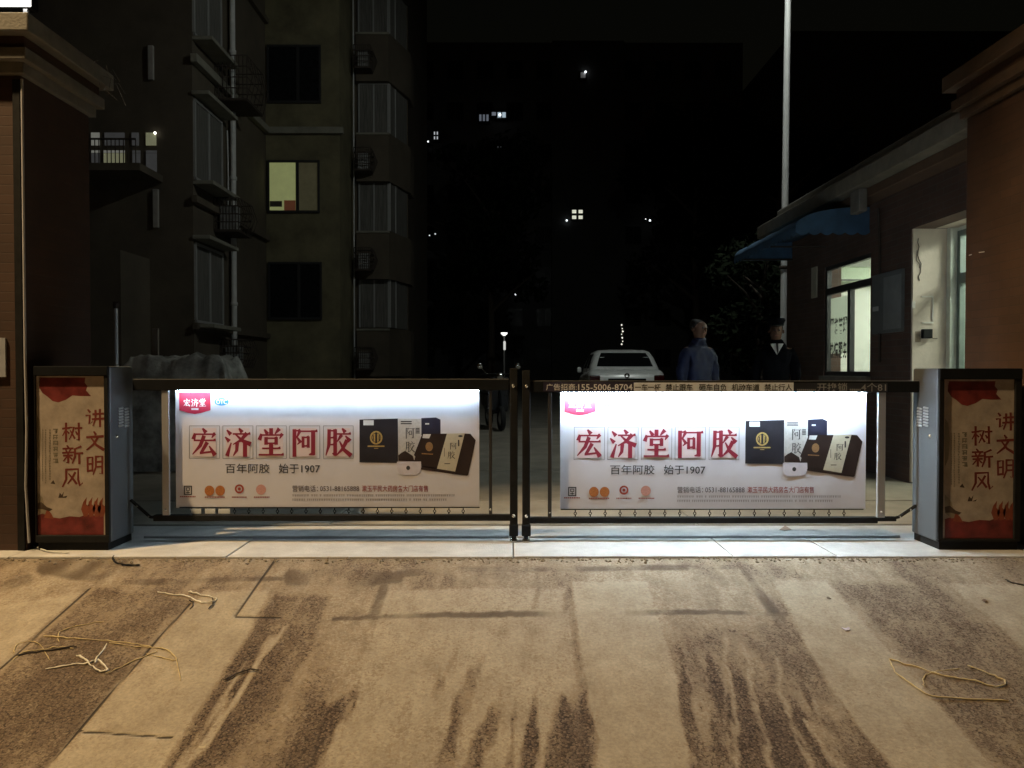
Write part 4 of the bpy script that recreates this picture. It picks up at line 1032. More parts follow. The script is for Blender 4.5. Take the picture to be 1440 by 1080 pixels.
# glazed door in the porch
mfd = mat('grey_green_frame', (0.16, 0.20, 0.18), 0.5)
dy1 = pw1 - 0.10
zd2 = P(1345, 387, 7.4).z; zd1 = P(1345, 327, 7.4).z
dr = bxm('door', mfd, gb, XD, XD + 0.06, dy1 - 0.05, dy1 - 0.001, 0.03, zd1, 0.003)
for (a, b_, c, d) in ((dB0, dy1 - 0.001, zd1, zd1 + 0.05), (dB0, dy1 - 0.05, zd2 - 0.06, zd2 + 0.04), (dB0, dB0 + 0.05, 0.03, zd1), (dB0 + 0.05, dy1 - 0.05, 0.03, 0.25)):
    bxm('frame', mfd, dr, XD, XD + 0.06, a, b_, c, d, 0.003)
bxm('transom_panel', M_room, dr, XD + 0.01, XD + 0.05, dB0, dy1 - 0.001, zd1 + 0.05, zw)
bxm('pane', M_clear, dr, XD + 0.025, XD + 0.03, dB0 + 0.05, dy1 - 0.05, zd2 + 0.04, zd1); bxm('pane', M_clear, dr, XD + 0.025, XD + 0.03, dB0 + 0.05, dy1 - 0.05, 0.25, zd2 - 0.06)
# things on the plaster wall, which faces the street
YW = pw1 - 0.0305
def on_pl(px0, py0, px1, py1, t_=0.01):
    a = P(px0, py0, YW); b_ = P(px1, py1, YW)
    return (min(a.x, b_.x), max(a.x, b_.x), YW - t_, YW, min(a.z, b_.z), max(a.z, b_.z))
bxm('intercom', M_black, gb, *on_pl(1295, 463, 1308, 476, 0.05), 0.006)
m_pl = mat('pale_plastic', (0.7, 0.66, 0.6), 0.6)
for (a, b_, c, d) in ((1296, 416.5, 1312, 418.2), (1296, 453, 1312, 455), (1310.5, 418.4, 1312, 452.8)):
    bxm('trunking', m_pl, gb, *on_pl(a, b_, c, d, 0.012))
rr = random.Random(4)
MB().tube([P(1293 + rr.uniform(-3, 3), 335 + k * 6, YW - 0.004) for k in range(11)], 0.0035, 5).build('loose_wire', M_iron, gb)
MB().tube([P(1291 + rr.uniform(-3, 3), 352 + k * 5, YW - 0.006) for k in range(6)], 0.003, 5).build('loose_wire', M_iron, gb)
MB().tube([P(1308, 473, YW - 0.03), P(1312, 476, YW - 0.02), P(1318, 476, YW - 0.01)], 0.004, 5).build('loose_wire', M_iron, gb)
bxm('stain', mat('rust_stain', (0.30, 0.23, 0.17), 0.9, 0, 0.5, 20), gb, *on_pl(1287, 466, 1294.5, 481, 0.0015))
bxm('switch', m_pl, gb, *on_pl(1281.5, 424, 1286, 434, 0.02), 0.003)
XW = WX - 0.002
def on_wall(px0, py0, px1, py1, t_=0.01):
    a = PX(px0, py0, XW); b_ = PX(px1, py1, XW)
    return (XW - t_, XW, min(a.y, b_.y), max(a.y, b_.y), min(a.z, b_.z), max(a.z, b_.z))
# notice board between window and door
nb = thing('notice_board', (WX - 0.02, 8.2, 1.5), 'grey glazed notice board on the brick wall beside the lit window', 'notice board')
bxm('board', mat('notice_grey', (0.15, 0.16, 0.16), 0.4, 0, 0.2, 5), nb, *on_wall(1230, 388, 1272, 466, 0.03), 0.004)
a = on_wall(1247, 384, 1272, 464, 0.03)
bxm('pinned_sheet', mat('notice_sheet', (0.26, 0.27, 0.27), 0.45, 0, 0.2, 5), nb, a[0] - 0.004, a[0] - 0.001, a[2] + 0.01, a[3], a[4] + 0.02, a[5] - 0.05)
bxm('pinned_slip', mat('notice_slip', (0.5, 0.5, 0.5), 0.45), nb, *[v + (-0.034 if i < 2 else 0) for i, v in enumerate(on_wall(1232, 432, 1240, 437, 0.003))])
# pale vertical tile strip by the window
vt = bxm('wall_tile_strip', mat('pale_tile', (0.6, 0.55, 0.42), 0.4), gb, *on_wall(1143, 377, 1149.5, 418, 0.02))
# room: ceiling lamp, air conditioner, plant, desk, seated visitor shape left out
fl = thing('ceiling_lamp', (5.4, 8.8, 2.66), 'lit white ceiling tube lamp inside the guard booth', 'lamp')
for yy in (7.1, 9.3):
    bxm('tube', mat('room_lamp', (0.9, 0.9, 0.9), 0.5, emit=(1.0, 1.0, 0.90), estr=ROOM_E), fl, 5.0, 5.5, yy - 0.6, yy + 0.6, 2.66, 2.70)
bxm('housing', M_frame_white, fl, 5.1, 5.4, 6.6, 9.8, 2.702, 2.718)
ac = thing('air_conditioner', (6.7, 10.0, 2.0), 'white air conditioner on the far wall inside the booth', 'air conditioner')
bxm('case', mat('ac_green_white', (0.42, 0.50, 0.36), 0.5), ac, 4.45, 5.30, 10.66, 10.88, 2.33, 2.54, 0.02); bxm('outlet', M_frame_dark, ac, 4.5, 5.25, 10.652, 10.664, 2.345, 2.365)
dk = thing('desk', (4.7, 9.3, 0.03), 'cluttered desk just inside the booth window', 'desk')
bxm('top', mat('dull_wood', (0.2, 0.14, 0.09), 0.5), dk, 4.3, 4.9, 8.6, 10.2, 0.95, 0.99, 0.004)
for (x, y) in ((4.34, 8.64), (4.86, 8.64), (4.34, 10.16), (4.86, 10.16)): bxm('leg', M_iron, dk, x - 0.02, x + 0.02, y - 0.02, y + 0.02, 0.03, 0.95)
MB().box(4.5, 4.8, 9.1, 9.5, 0.99, 1.14).build('papers', mat('desk_papers', (0.28, 0.28, 0.27), 0.7, 0, 0.4, 12), dk)
def leafy(mb, c, rx, ry, rz, n, size, rnd):
    for k in range(n):
        while True:
            q = Vector((rnd.uniform(-1, 1), rnd.uniform(-1, 1), rnd.uniform(-1, 1)))
            if 0.25 < q.length < 1: break
        p = c + Vector((q.x * rx, q.y * ry, q.z * rz))
        a = Vector((rnd.gauss(0, 1), rnd.gauss(0, 1), rnd.gauss(0, 1))).normalized(); b_ = a.orthogonal().normalized()
        s = size * rnd.uniform(0.5, 1.3)
        mb.add([p - a * s, p + b_ * s * 0.45, p + a * s, p - b_ * s * 0.45], [(0, 1, 2, 3)])
pn = thing('potted_plant', (4.55, 8.95, 0.99), 'dark leafy potted plant on the desk inside the booth window', 'plant')
m = MB(); m.lathe([(0.0, 0.0), (0.07, 0.0), (0.09, 0.16), (0.075, 0.16), (0.07, 0.13)], (4.55, 8.95, 0.99), 14); m.build('pot', mat('pot_clay', (0.2, 0.08, 0.05), 0.7), pn)
MB().tube([(4.55, 8.95, 1.1), (4.56, 8.94, 1.4), (4.55, 8.95, 1.62)], [0.012, 0.009, 0.005], 6).build('stem', M_iron, pn)
m = MB(); leafy(m, Vector((4.55, 8.95, 1.58)), 0.10, 0.11, 0.2, 130, 0.05, random.Random(8)); m.build('foliage', mat('plant_leaf', (0.03, 0.05, 0.02), 0.6), pn)
# person seen dimly behind the door glass is a chair back in the room
ch = thing('office_chair', (4.75, 6.75, 0.03), 'grey office chair behind the booth door glass', 'chair')
m_ch = mat('grey_chair_fabric', (0.10, 0.11, 0.12), 0.8)
MB().box(4.5, 4.95, 6.55, 7.0, 0.45, 0.53).build('seat', m_ch, ch, 0.03); MB().box(4.93, 5.0, 6.57, 6.98, 0.6, 1.35).build('backrest', m_ch, ch, 0.03)
MB().tube([(4.72, 6.77, 0.08), (4.72, 6.77, 0.45)], 0.03, 8).build('stem', M_iron, ch)
for k in range(5):
    a = k * 2 * math.pi / 5
    MB().tube([(4.72, 6.77, 0.12), (4.72 + 0.28 * math.cos(a), 6.77 + 0.28 * math.sin(a), 0.06)], 0.018, 6).build('leg', M_iron, ch)
MB().box(4.98, 5.0, 6.56, 6.99, 0.5, 0.62).build('back_bracket', M_iron, ch)

# blue awning along the wall
aw = thing('awning', (3.6, 9.8, 2.6), 'blue rounded fabric awning over the booth window', 'awning')
yA0, yA1 = 8.60, 10.95
xF, zF, zT = P(1119, 326, yA0).x, P(1119, 327, yA0).z, P(1215, 291, yA0).z
prof = []
for k in range(11):
    a = math.pi / 2 * k / 10
    prof.append((xF + (WX - 0.002 - xF) * (1 - math.cos(a)) if False else WX - 0.002 - (WX - 0.002 - xF) * math.cos(math.pi / 2 - a) ** 0.9, zF + 0.05 + (zT - zF - 0.05) * math.cos(a) ** 0.85))
m = MB(); ns = 24; vs = []
for j in range(ns + 1):
    y = yA0 + (yA1 - yA0) * j / ns
    sag = 0.012 * math.sin(j / ns * math.pi * 4) ** 2
    for (x, z) in prof: vs.append((x, y, z - sag))
npf = len(prof)
m.add(vs, [(j * npf + i, (j + 1) * npf + i, (j + 1) * npf + i + 1, j * npf + i + 1) for j in range(ns) for i in range(npf - 1)], True)
m.build('canopy', M_awning, aw, solid=0.004)
for y in (yA0, yA1):
    m = MB(); m.prism([(x, y, z) for (x, z) in prof] + [(xF, y, zF + 0.02), (WX - 0.002, y, zF + 0.02)], (0, 0.006 if y == yA0 else -0.006, 0)); m.build('end_panel', M_awning, aw)
m = MB()
nsc = 18
for j in range(nsc):
    ya2 = yA0 + (yA1 - yA0) * j / nsc; yb2 = yA0 + (yA1 - yA0) * (j + 1) / nsc
    p_ = [(xF - 0.003, ya2, zF + 0.055)] + [(xF - 0.004, ya2 + (yb2 - ya2) * k / 6, zF - 0.035 * math.sin(math.pi * k / 6)) for k in range(7)] + [(xF - 0.003, yb2, zF + 0.055)]
    m.poly(p_)
m.build('valance', M_awning, aw)
m = MB()
for j in range(6):
    xa2 = xF + (WX - xF) * j / 6; xb2 = xF + (WX - xF) * (j + 1) / 6
    m.poly([(xa2, yA0 - 0.004, zF + 0.03)] + [(xa2 + (xb2 - xa2) * k / 6, yA0 - 0.005, zF - 0.03 * math.sin(math.pi * k / 6)) for k in range(7)] + [(xb2, yA0 - 0.004, zF + 0.03)])
m.build('valance', M_awning, aw)
for y in (yA0 + 0.04, (yA0 + yA1) / 2, yA1 - 0.04):
    MB().tube([(WX - 0.01, y, zF + 0.03), (xF + 0.02, y, zF + 0.03)], 0.012, 6).build('rib', M_iron, aw)

# ================================================================== WHITE LAMP POLE IN THE YARD
YPOLE = 12.6
pb = G(1101, 520 + 1.12 * F / YPOLE); pbx = P(1101.5, 470, YPOLE).x
yp = thing('street_lamp', (pbx, YPOLE, 0), 'slim white lamp pole rising behind the blue awning', 'street lamp')
MB().tube([(pbx, YPOLE, 0), (pbx + 0.01, YPOLE, 3), (pbx + 0.03, YPOLE, 6), (pbx + 0.06, YPOLE, 9.0)], [0.06, 0.055, 0.050, 0.045], 14).build('pole', M_pole, yp)
MB().lathe([(0.0, 0.28), (0.075, 0.28), (0.085, 0.0)], (pbx, YPOLE, 0.0), 14).build('base', M_pole, yp)
MB().lathe([(0.062, 0.0), (0.072, 0.01), (0.072, 0.05), (0.062, 0.06)], (pbx, YPOLE, 2.75), 14).build('collar', M_iron, yp)
MB().tube([(pbx + 0.06, YPOLE, 8.9), (pbx - 0.3, YPOLE - 0.5, 9.2), (pbx - 0.9, YPOLE - 1.6, 9.35)], 0.03, 8).build('arm', M_pole, yp)
MB().box(pbx - 1.15, pbx - 0.75, YPOLE - 2.0, YPOLE - 1.5, 9.30, 9.40).build('lamp_head', M_pole, yp, 0.02)
MB().box(pbx - 1.10, pbx - 0.80, YPOLE - 1.95, YPOLE - 1.55, 9.285, 9.297).build('lens', mat('yard_lens', (0.9, 0.9, 0.9), 0.4, emit=(0.93, 1, 0.96), estr=15), yp)
ld = bpy.data.lights.new('yard_light', 'SPOT')
ld.energy = YARD_W; ld.color = (0.93, 1.0, 0.93); ld.spot_size = R(132); ld.spot_blend = 0.5; ld.shadow_soft_size = 0.15
lo = bpy.data.objects.new('yard_light', ld); COL.objects.link(lo); lo.parent = yp
lo.location = Vector((pbx - 0.95, YPOLE - 1.75, 9.27)) - ORIGIN[yp.name]
lo.rotation_euler = Vector((-4.0, 7.0, -7.0)).to_track_quat('-Z', 'Y').to_euler()

# ================================================================== APARTMENT BUILDING ON THE LEFT
ap = thing('apartment_building', (-9, 24, 0), 'dark olive apartment block with one glowing window and white downpipe', 'building')
XS, YF, XE = -6.5, 20.8, P(478, 300, 20.8).x
YN = 16.0
H = 19.0
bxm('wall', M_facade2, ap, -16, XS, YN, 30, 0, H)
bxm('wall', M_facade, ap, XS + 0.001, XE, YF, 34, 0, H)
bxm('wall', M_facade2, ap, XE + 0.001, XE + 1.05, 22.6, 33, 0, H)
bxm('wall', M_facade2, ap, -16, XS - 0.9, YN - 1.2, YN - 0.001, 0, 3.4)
for z in (1.95, 4.55, 7.40, 10.3, 13.2):
    w_ = 0.18
    if z in (7.40, 13.2):
        bxm('ledge', M_ledge, ap, XS + 0.0015, XE + 0.12, YF - 0.14, YF - 0.001, z, z + 0.17, 0.01)
        bxm('ledge', M_ledge, ap, XS + 0.001, XS + 0.14, YN - 0.1, YF - 0.142, z, z + 0.17, 0.01)
    else:
        bxm('ledge', M_facade2, ap, XS + 0.001, XS + 0.12, YN - 0.1, YF - 0.05, z, z + 0.14, 0.01)
def window_front(parent, x0, x1, y, z0, z1, glass, frame=M_frame_dark, mull=0.58):
    """window in a wall facing the camera"""
    w_ = bxm('window', frame, parent, x0 - 0.05, x1 + 0.05, y - 0.06, y - 0.002, z1, z1 + 0.06)
    bxm('frame', frame, w_, x0 - 0.05, x0, y - 0.06, y - 0.002, z0, z1); bxm('frame', frame, w_, x1, x1 + 0.05, y - 0.06, y - 0.002, z0, z1)
    bxm('frame', frame, w_, x0 - 0.05, x1 + 0.05, y - 0.07, y - 0.002, z0 - 0.06, z0)
    xm = x0 + (x1 - x0) * mull
    bxm('mullion', frame, w_, xm - 0.04, xm + 0.04, y - 0.055, y - 0.002, z0, z1)
    for k, (a, b_) in enumerate(((x0, xm - 0.04), (xm + 0.04, x1))):
        g = glass[k] if isinstance(glass, (list, tuple)) else glass
        bxm('pane', g, w_, a, b_, y - 0.022, y - 0.012, z0, z1)
    return w_
def window_side(parent, x, y0, y1, z0, z1, glass, frame=M_frame_white, n=2):
    w_ = bxm('window', frame, parent, x + 0.002, x + 0.05, y0, y1, z1, z1 + 0.05)
    bxm('frame', frame, w_, x + 0.002, x + 0.05, y0, y1, z0 - 0.05, z0)
    for k in range(n + 1):
        y = y0 + (y1 - y0) * k / n
        bxm('mullion', frame, w_, x + 0.002, x + 0.045, y - 0.03, y + 0.03, z0, z1)
    for k in range(n):
        a = y0 + (y1 - y0) * k / n + 0.03; b_ = y0 + (y1 - y0) * (k + 1) / n - 0.03
        bxm('pane', glass, w_, x + 0.012, x + 0.020, a, b_, z0, z1)
    return w_
lx0, lx1 = P(379.5, 260, YF).x, P(447, 260, YF).x
zl0, zl1 = P(400, 296.5, YF).z, P(400, 229, YF).z
# lit room painted as glowing panes, flat furniture shapes laid over the glass
M_lit = mat('lit_room_yellow_green', (0.5, 0.52, 0.3), 0.8, 0, 0.25, 1.2, emit=(0.46, 0.50, 0.20), estr=0.30)
M_lit_dim = mat('lit_curtain_dim', (0.2, 0.18, 0.12), 0.8, 0, 0.3, 2, emit=(0.30, 0.27, 0.13), estr=0.06)
wl_ = window_front(ap, lx0, lx1, YF, zl0, zl1, [M_lit, M_lit_dim])
bxm('cupboard', mat('lit_room_brown', (0.3, 0.13, 0.06), 0.7, emit=(0.32, 0.10, 0.05), estr=0.12), wl_, P(400, 290, YF).x, P(416, 290, YF).x, YF - 0.028, YF - 0.023, zl0, P(400, 282, YF).z)
bxm('shelf_items', mat('lit_room_dark', (0.08, 0.07, 0.05), 0.7), wl_, P(380, 290, YF).x, P(397, 290, YF).x, YF - 0.028, YF - 0.023, P(400, 291, YF).z, P(400, 283, YF).z)
for zz in (zl0 + 2.91, zl0 + 5.8, zl0 - 2.85):
    window_front(ap, lx0, lx1 + 0.05, YF, zz, zz + 1.42, M_glass_dark)
for zz in (2.15, 5.10, 8.05, 11.0):
    window_side(ap, XS, 15.95 + 0.1, 17.55, zz, zz + 1.55, M_curtain)
    bxm('sill', M_ledge, ap, XS + 0.001, XS + 0.42, 16.0, 17.6, zz - 0.16, zz - 0.08, 0.01)
    bxm('canopy', M_ledge, ap, XS + 0.001, XS + 0.36, 15.95, 17.65, zz + 1.66, zz + 1.74, 0.01)
# downpipe with collars
xp = P(328, 300, 18.0).x
MB().tube([(XS + 0.12, 18.0, 0.1), (XS + 0.12, 18.0, H)], 0.065, 12).build('downpipe', M_pipe, ap)
for z in (2.6, 5.5, 8.4): MB().lathe([(0.066, 0), (0.085, 0.01), (0.085, 0.08), (0.066, 0.09)], (XS + 0.12, 18.0, z), 12).build('collar', M_pipe, ap)
MB().tube([(XS + 0.04, 17.85, 6.6), (XS + 0.05, 17.86, 6.1), (XS + 0.04, 17.9, 4.4)], 0.02, 6).build('cable', M_pipe, ap)
# iron racks for air conditioners
def rack(x0, x1, y0, y1, z0, hgt, unit=True, name='rack'):
    r_ = MB()
    for k in range(5):
        z = z0 + hgt * k / 4
        r_.tube([(x0, y0, z), (x1, y0, z), (x1, y1, z), (x0, y1, z)], 0.014, 4)
    rk = r_.build(name, M_iron, ap)
    m = MB()
    for k in range(9):
        f = k / 8
        m.tube([(x0 + (x1 - x0) * f, y0, z0), (x0 + (x1 - x0) * f, y0, z0 + hgt)], 0.010, 4)
    for k in range(6):
        f = k / 5
        m.tube([(x1, y0 + (y1 - y0) * f, z0), (x1 + 0.12 * math.sin(math.pi * 0.5), y0 + (y1 - y0) * f, z0 + hgt * 0.5), (x1, y0 + (y1 - y0) * f, z0 + hgt)], 0.010, 4)
    m.build('bars', M_iron, rk)
    bxm('rack_floor', M_iron, rk, x0, x1, y0, y1, z0 - 0.04, z0 - 0.015)
    if unit:
        u_ = bxm('ac_unit', mat('dull_white_metal', (0.3, 0.3, 0.29), 0.6, 0, 0.2), rk, x0 + 0.08, x1 - 0.1, y0 + 0.12, y0 + 0.4, z0 - 0.01, z0 + hgt * 0.8, 0.01)
rack(XS + 0.005, XS + 0.72, 17.2, 18.3, 7.1, 0.95, False); rack(XS + 0.005, XS + 0.55, 17.1, 18.0, 4.2, 0.7, True); rack(XS + 0.005, XS + 0.5, 17.4, 18.2, 1.2, 0.6, True)
# second bay stack, further back
xb0, xb1, xb2 = P(504, 300, 22.6).x, P(549, 300, 22.6).x, P(574, 300, 24.0).x
for zz in (2.35, 5.15, 7.95, 10.8):
    w_ = bxm('bay_window', M_frame_white, ap, xb0 + 0.04, xb1, 22.50, 22.599, zz + 1.42, zz + 1.48)
    bxm('pane', M_curtain, w_, xb0 + 0.06, xb1 - 0.05, 22.55, 22.56, zz, zz + 1.42)
    for x in (xb0 + 0.04, (xb0 + xb1) / 2, xb1 - 0.05): bxm('mullion', M_frame_white, w_, x - 0.022, x + 0.022, 22.52, 22.54, zz, zz + 1.42)
    m = MB(); m.prism([(xb1, 22.55, zz), (xb2, 23.9, zz), (xb2, 23.9, zz + 1.42), (xb1, 22.55, zz + 1.42)], (-0.02, 0.01, 0)); m.build('pane', M_curtain, w_)
    for f in (0.0, 0.3, 0.98):
        x = xb1 + (xb2 - xb1) * f; y = 22.54 + (23.9 - 22.54) * f
        bxm('mullion', M_frame_white if f < 0.5 else M_facade2, w_, x - 0.022, x + 0.022, y - 0.03, y, zz, zz + 1.42)
    m = MB(); m.prism([(xb0, 22.3, zz - 1.42), (xb1, 22.3, zz - 1.42), (xb2 + 0.1, 23.8, zz - 1.42), (xb2 + 0.1, 24.6, zz - 1.42), (xb0, 24.6, zz - 1.42)][::-1], (0, 0, 1.38)); m.build('parapet', M_facade2, w_)
    bxm('bay_ledge', M_ledge, w_, xb0, xb1 + 0.02, 22.26, 22.34, zz - 0.10, zz - 0.045)
    rack(xb0 + 0.03, xb0 + 0.5, 21.8, 22.25, zz - 1.2, 0.6, True)
MB().tube([(xb0 - 0.05, 22.2, 0), (xb0 - 0.05, 22.2, H)], 0.022, 8).build('downpipe', M_pipe, ap)
# lit balcony left of the block
yb0 = YN
bx0, bx1 = P(128, 210, yb0).x, P(222, 210, yb0).x
zb0, zb1, zb2, zb3 = P(170, 243, yb0).z, P(170, 214, yb0).z, P(170, 205, yb0).z, P(170, 187, yb0).z
bal = bxm('balcony', M_facade2, ap, bx0 - 1.2, bx1 + 0.1, yb0 - 1.0, yb0 - 0.001, zb0 - 0.2, zb0 - 0.06)
M_glow1 = mat('balcony_glow', (0.3, 0.3, 0.28), 0.7, 0, 0.3, 3, emit=(0.22, 0.22, 0.19), estr=0.5)
M_glow2 = mat('balcony_glow_dim', (0.15, 0.15, 0.15), 0.7, 0, 0.3, 3, emit=(0.06, 0.06, 0.06), estr=0.4)
M_glow3 = mat('balcony_glow_warm', (0.3, 0.3, 0.2), 0.7, 0, 0.3, 3, emit=(0.25, 0.25, 0.15), estr=0.45)
for (a, b_, g) in ((129, 141, M_glow1), (148, 176, M_glow2), (186, 196, M_glow2), (206, 220.5, M_glow3)):
    bxm('pane', g, bal, P(a, 200, yb0).x, P(b_, 200, yb0).x, yb0 - 0.03, yb0 - 0.02, zb2, zb3)
for (a, b_, g) in ((129, 141, M_glow1), (146, 176, M_glow1), (187, 198, M_glow2), (206, 221, M_glow2)):
    bxm('door_panel', g, bal, P(a, 200, yb0).x, P(b_, 200, yb0).x, yb0 - 0.03, yb0 - 0.02, zb1 - 0.02, P(170, 212, yb0).z)
    bxm('door_panel', M_glow3 if a in (146,) else M_glow2, bal, P(a, 200, yb0).x, P(b_, 200, yb0).x, yb0 - 0.03, yb0 - 0.02, zb0, zb1 - 0.03)
for k in range(26):
    x = bx0 - 0.6 + (bx1 - bx0 + 0.6) * k / 25
    MB().tube([(x, yb0 - 0.95, zb0 - 0.1), (x, yb0 - 0.95, zb1 - 0.02)], 0.010, 5).build('baluster', M_iron, bal)
MB().tube([(bx0 - 0.6, yb0 - 0.95, zb1 - 0.01), (bx1, yb0 - 0.95, zb1 - 0.01)], 0.02, 6).build('rail', M_iron, bal)
c = P(218, 187, yb0 - 0.05)
MB().lathe([(0, 0.025), (0.018, 0.018), (0.025, 0), (0.018, -0.018), (0, -0.025)], c, 10).build('bulb', mat('white_bulb', (1, 1, 1), 0.5, emit=(1, 0.98, 0.85), estr=5), bal)
for (a, b_) in (((212, 64), (208, 112)), ((219, 266), (213, 320))):
    q0, q1 = P(*a, 15.95), P(*b_, 15.95)
    bxm('hanging_sheet', mat('pale_sheet', (0.35, 0.33, 0.3), 0.8), ap, q0.x - 0.06, q0.x + 0.05, 15.93, 15.999, q1.z, q0.z, 0.01)

# ================================================================== FAR BUILDINGS AND LIT WINDOWS
fb = thing('far_apartment_building', (6, 62, 0), 'black silhouette of a far apartment block with few lit windows', 'building')
bxm('wall', M_far, fb, -9.5, 16.5, 55, 68, 0, 24.2)
bxm('stair_tower', M_far, fb, 3.0, 8.0, 54.2, 54.999, 0, 24.0)
rr = random.Random(12)
for fl_ in range(8):
    for k in range(12):
        x = -8.6 + k * 2.1; z = 1.3 + fl_ * 2.9
        if 2.6 < x < 8.1: continue
        w_ = bxm('window', M_frame_dark, fb, x, x + 1.2, 54.95, 54.999, z, z + 1.3)
        bxm('pane', M_glass_dark, w_, x + 0.06, x + 0.57, 54.935, 54.949, z + 0.06, z + 1.24); bxm('pane', M_glass_dark, w_, x + 0.63, x + 1.14, 54.935, 54.949, z + 0.06, z + 1.24)
def lit(px0, py0, px1, py1, col, e, Y=54.1, nx=1, nz=1, gap=0.06):
    a, b_ = P(px0, py0, Y), P(px1, py1, Y)
    nm = 'lit_glass_%d_%d' % (int(e * 100), int(col[0] * 100))
    m_ = mat(nm, (0.5, 0.5, 0.5), 0.7, 0, 0.6, 3.0, emit=col, estr=e)
    w_ = bxm('lit_window', M_frame_dark, fb, a.x - 0.05, b_.x + 0.05, Y + 0.02, 55 if Y > 54.15 else 54.998, b_.z - 0.05, a.z + 0.05)
    for i in range(nx):
        for j in range(nz):
            xa = a.x + (b_.x - a.x) * i / nx; xb = a.x + (b_.x - a.x) * (i + 1) / nx
            za = b_.z + (a.z - b_.z) * j / nz; zb_ = b_.z + (a.z - b_.z) * (j + 1) / nz
            bxm('pane', m_, w_, xa + gap / 2, xb - gap / 2, Y, Y + 0.015, za + gap / 2, zb_ - gap / 2)
lit(803, 293.5, 821, 309.5, (0.85, 0.87, 0.70), 0.75, 54.1, 2, 2, 0.16)
lit(609, 184, 617, 197, (0.8, 0.85, 0.9), 0.5, 54.5, 2, 2, 0.12)
lit(673, 160, 688, 171, (0.55, 0.62, 0.75), 0.16, 54.5, 3, 1, 0.1); lit(699, 157, 712, 166, (0.65, 0.82, 0.95), 0.5, 54.5, 2, 1, 0.08); lit(691, 157, 698, 163, (0.55, 0.62, 0.75), 0.2, 54.5)
lit(687, 203, 708, 213, (0.6, 0.65, 0.7), 0.12, 54.5, 4, 1, 0.14)
lit(816, 101, 824, 110, (0.5, 0.5, 0.5), 0.10, 54.1)
for (px, py, r_, e) in ((823.5, 101, 0.08, 2.2), (703, 161.5, 0.10, 2), (602, 199, 0.06, 2), (797, 310, 0.07, 2), (914, 310, 0.07, 2.5), (908, 308, 0.04, 1.5), (604, 331, 0.05, 0.8), (612, 329, 0.06, 0.6), (725, 414, 0.06, 2.5)):
    c = P(px, py, 54.0)
    MB().lathe([(0, r_), (r_ * 0.7, r_ * 0.7), (r_, 0), (r_ * 0.7, -r_ * 0.7), (0, -r_)], c, 8).build('bulb', mat('far_bulb_%d' % int(e * 10), (1, 1, 1), 0.5, emit=(0.9, 0.97, 1.0), estr=e), fb)
    MB().tube([c, (c.x, 55.0 if not (3.0 < c.x < 8.0) else 54.2, c.z)], 0.02, 4).build('bracket', M_iron, fb)
gh = bxm('terrace_building', M_far, None, 17.5, 45, 48, 62, 0, 22)
tag(gh, 'black far terrace block behind the guard booth roof', 'building')
c = P(1310, 183, 30.0)
sl = thing('wall_lamp_post', (c.x, 30, 0), 'tiny bright lamp on a thin post seen above the booth roof', 'lamp')
MB().tube([(c.x, 30.05, 0), (c.x, 30.05, c.z)], 0.04, 8).build('post', M_iron, sl)
MB().lathe([(0, 0.16), (0.05, 0.10), (0.06, 0), (0.05, -0.10), (0, -0.16)], c, 8).build('bulb', mat('far_bulb_50', (1, 1, 1), 0.5, emit=(0.9, 0.97, 1.0), estr=5), sl)
c = P(709, 470, 34.0)
gl_ = thing('garden_lamp', (c.x, 34, 0), 'small glowing T shaped garden lamp far down the lane', 'lamp')
MB().tube([(c.x, 34, 0), (c.x, 34, c.z)], 0.04, 8).build('post', M_pole, gl_)
MB().lathe([(0, 0.08), (0.15, 0.07), (0.13, 0.01), (0.05, -0.06), (0, -0.07)], c, 12).build('shade', mat('garden_lamp_glow', (1, 1, 1), 0.5, emit=(1, 1, 0.95), estr=1.6), gl_)
MB().lathe([(0, 0.2), (0.05, 0.18), (0.05, -0.18), (0, -0.2)], P(709.5, 486, 33.97), 10).build('post_glow', mat('painted_post_glow', (1, 1, 1), 0.5, emit=(1, 1, 0.95), estr=0.6), gl_)  # emissive sleeve paints in the lamplit part of the post
ls = thing('light_string', (P(875, 470, 40).x, 40, 0), 'upright string of tiny white lights above the white car', 'string lights')
MB().tube([(P(875, 470, 40).x, 40, 0), (P(875.5, 455, 40).x, 40, P(875, 455, 40).z)], 0.02, 6).build('pole', M_iron, ls)
for k, py in enumerate((457, 462, 466, 470, 475, 480, 484)):
    c = P(875 + (k % 3 - 1) * 0.8, py, 39.97)
    r_ = 0.035 if k % 2 else 0.05
    MB().lathe([(0, r_), (r_, 0), (0, -r_)], c, 6).build('bulb', mat('string_bulb', (1, 1, 1), 0.5, emit=(1, 0.97, 0.85), estr=1.2), ls)

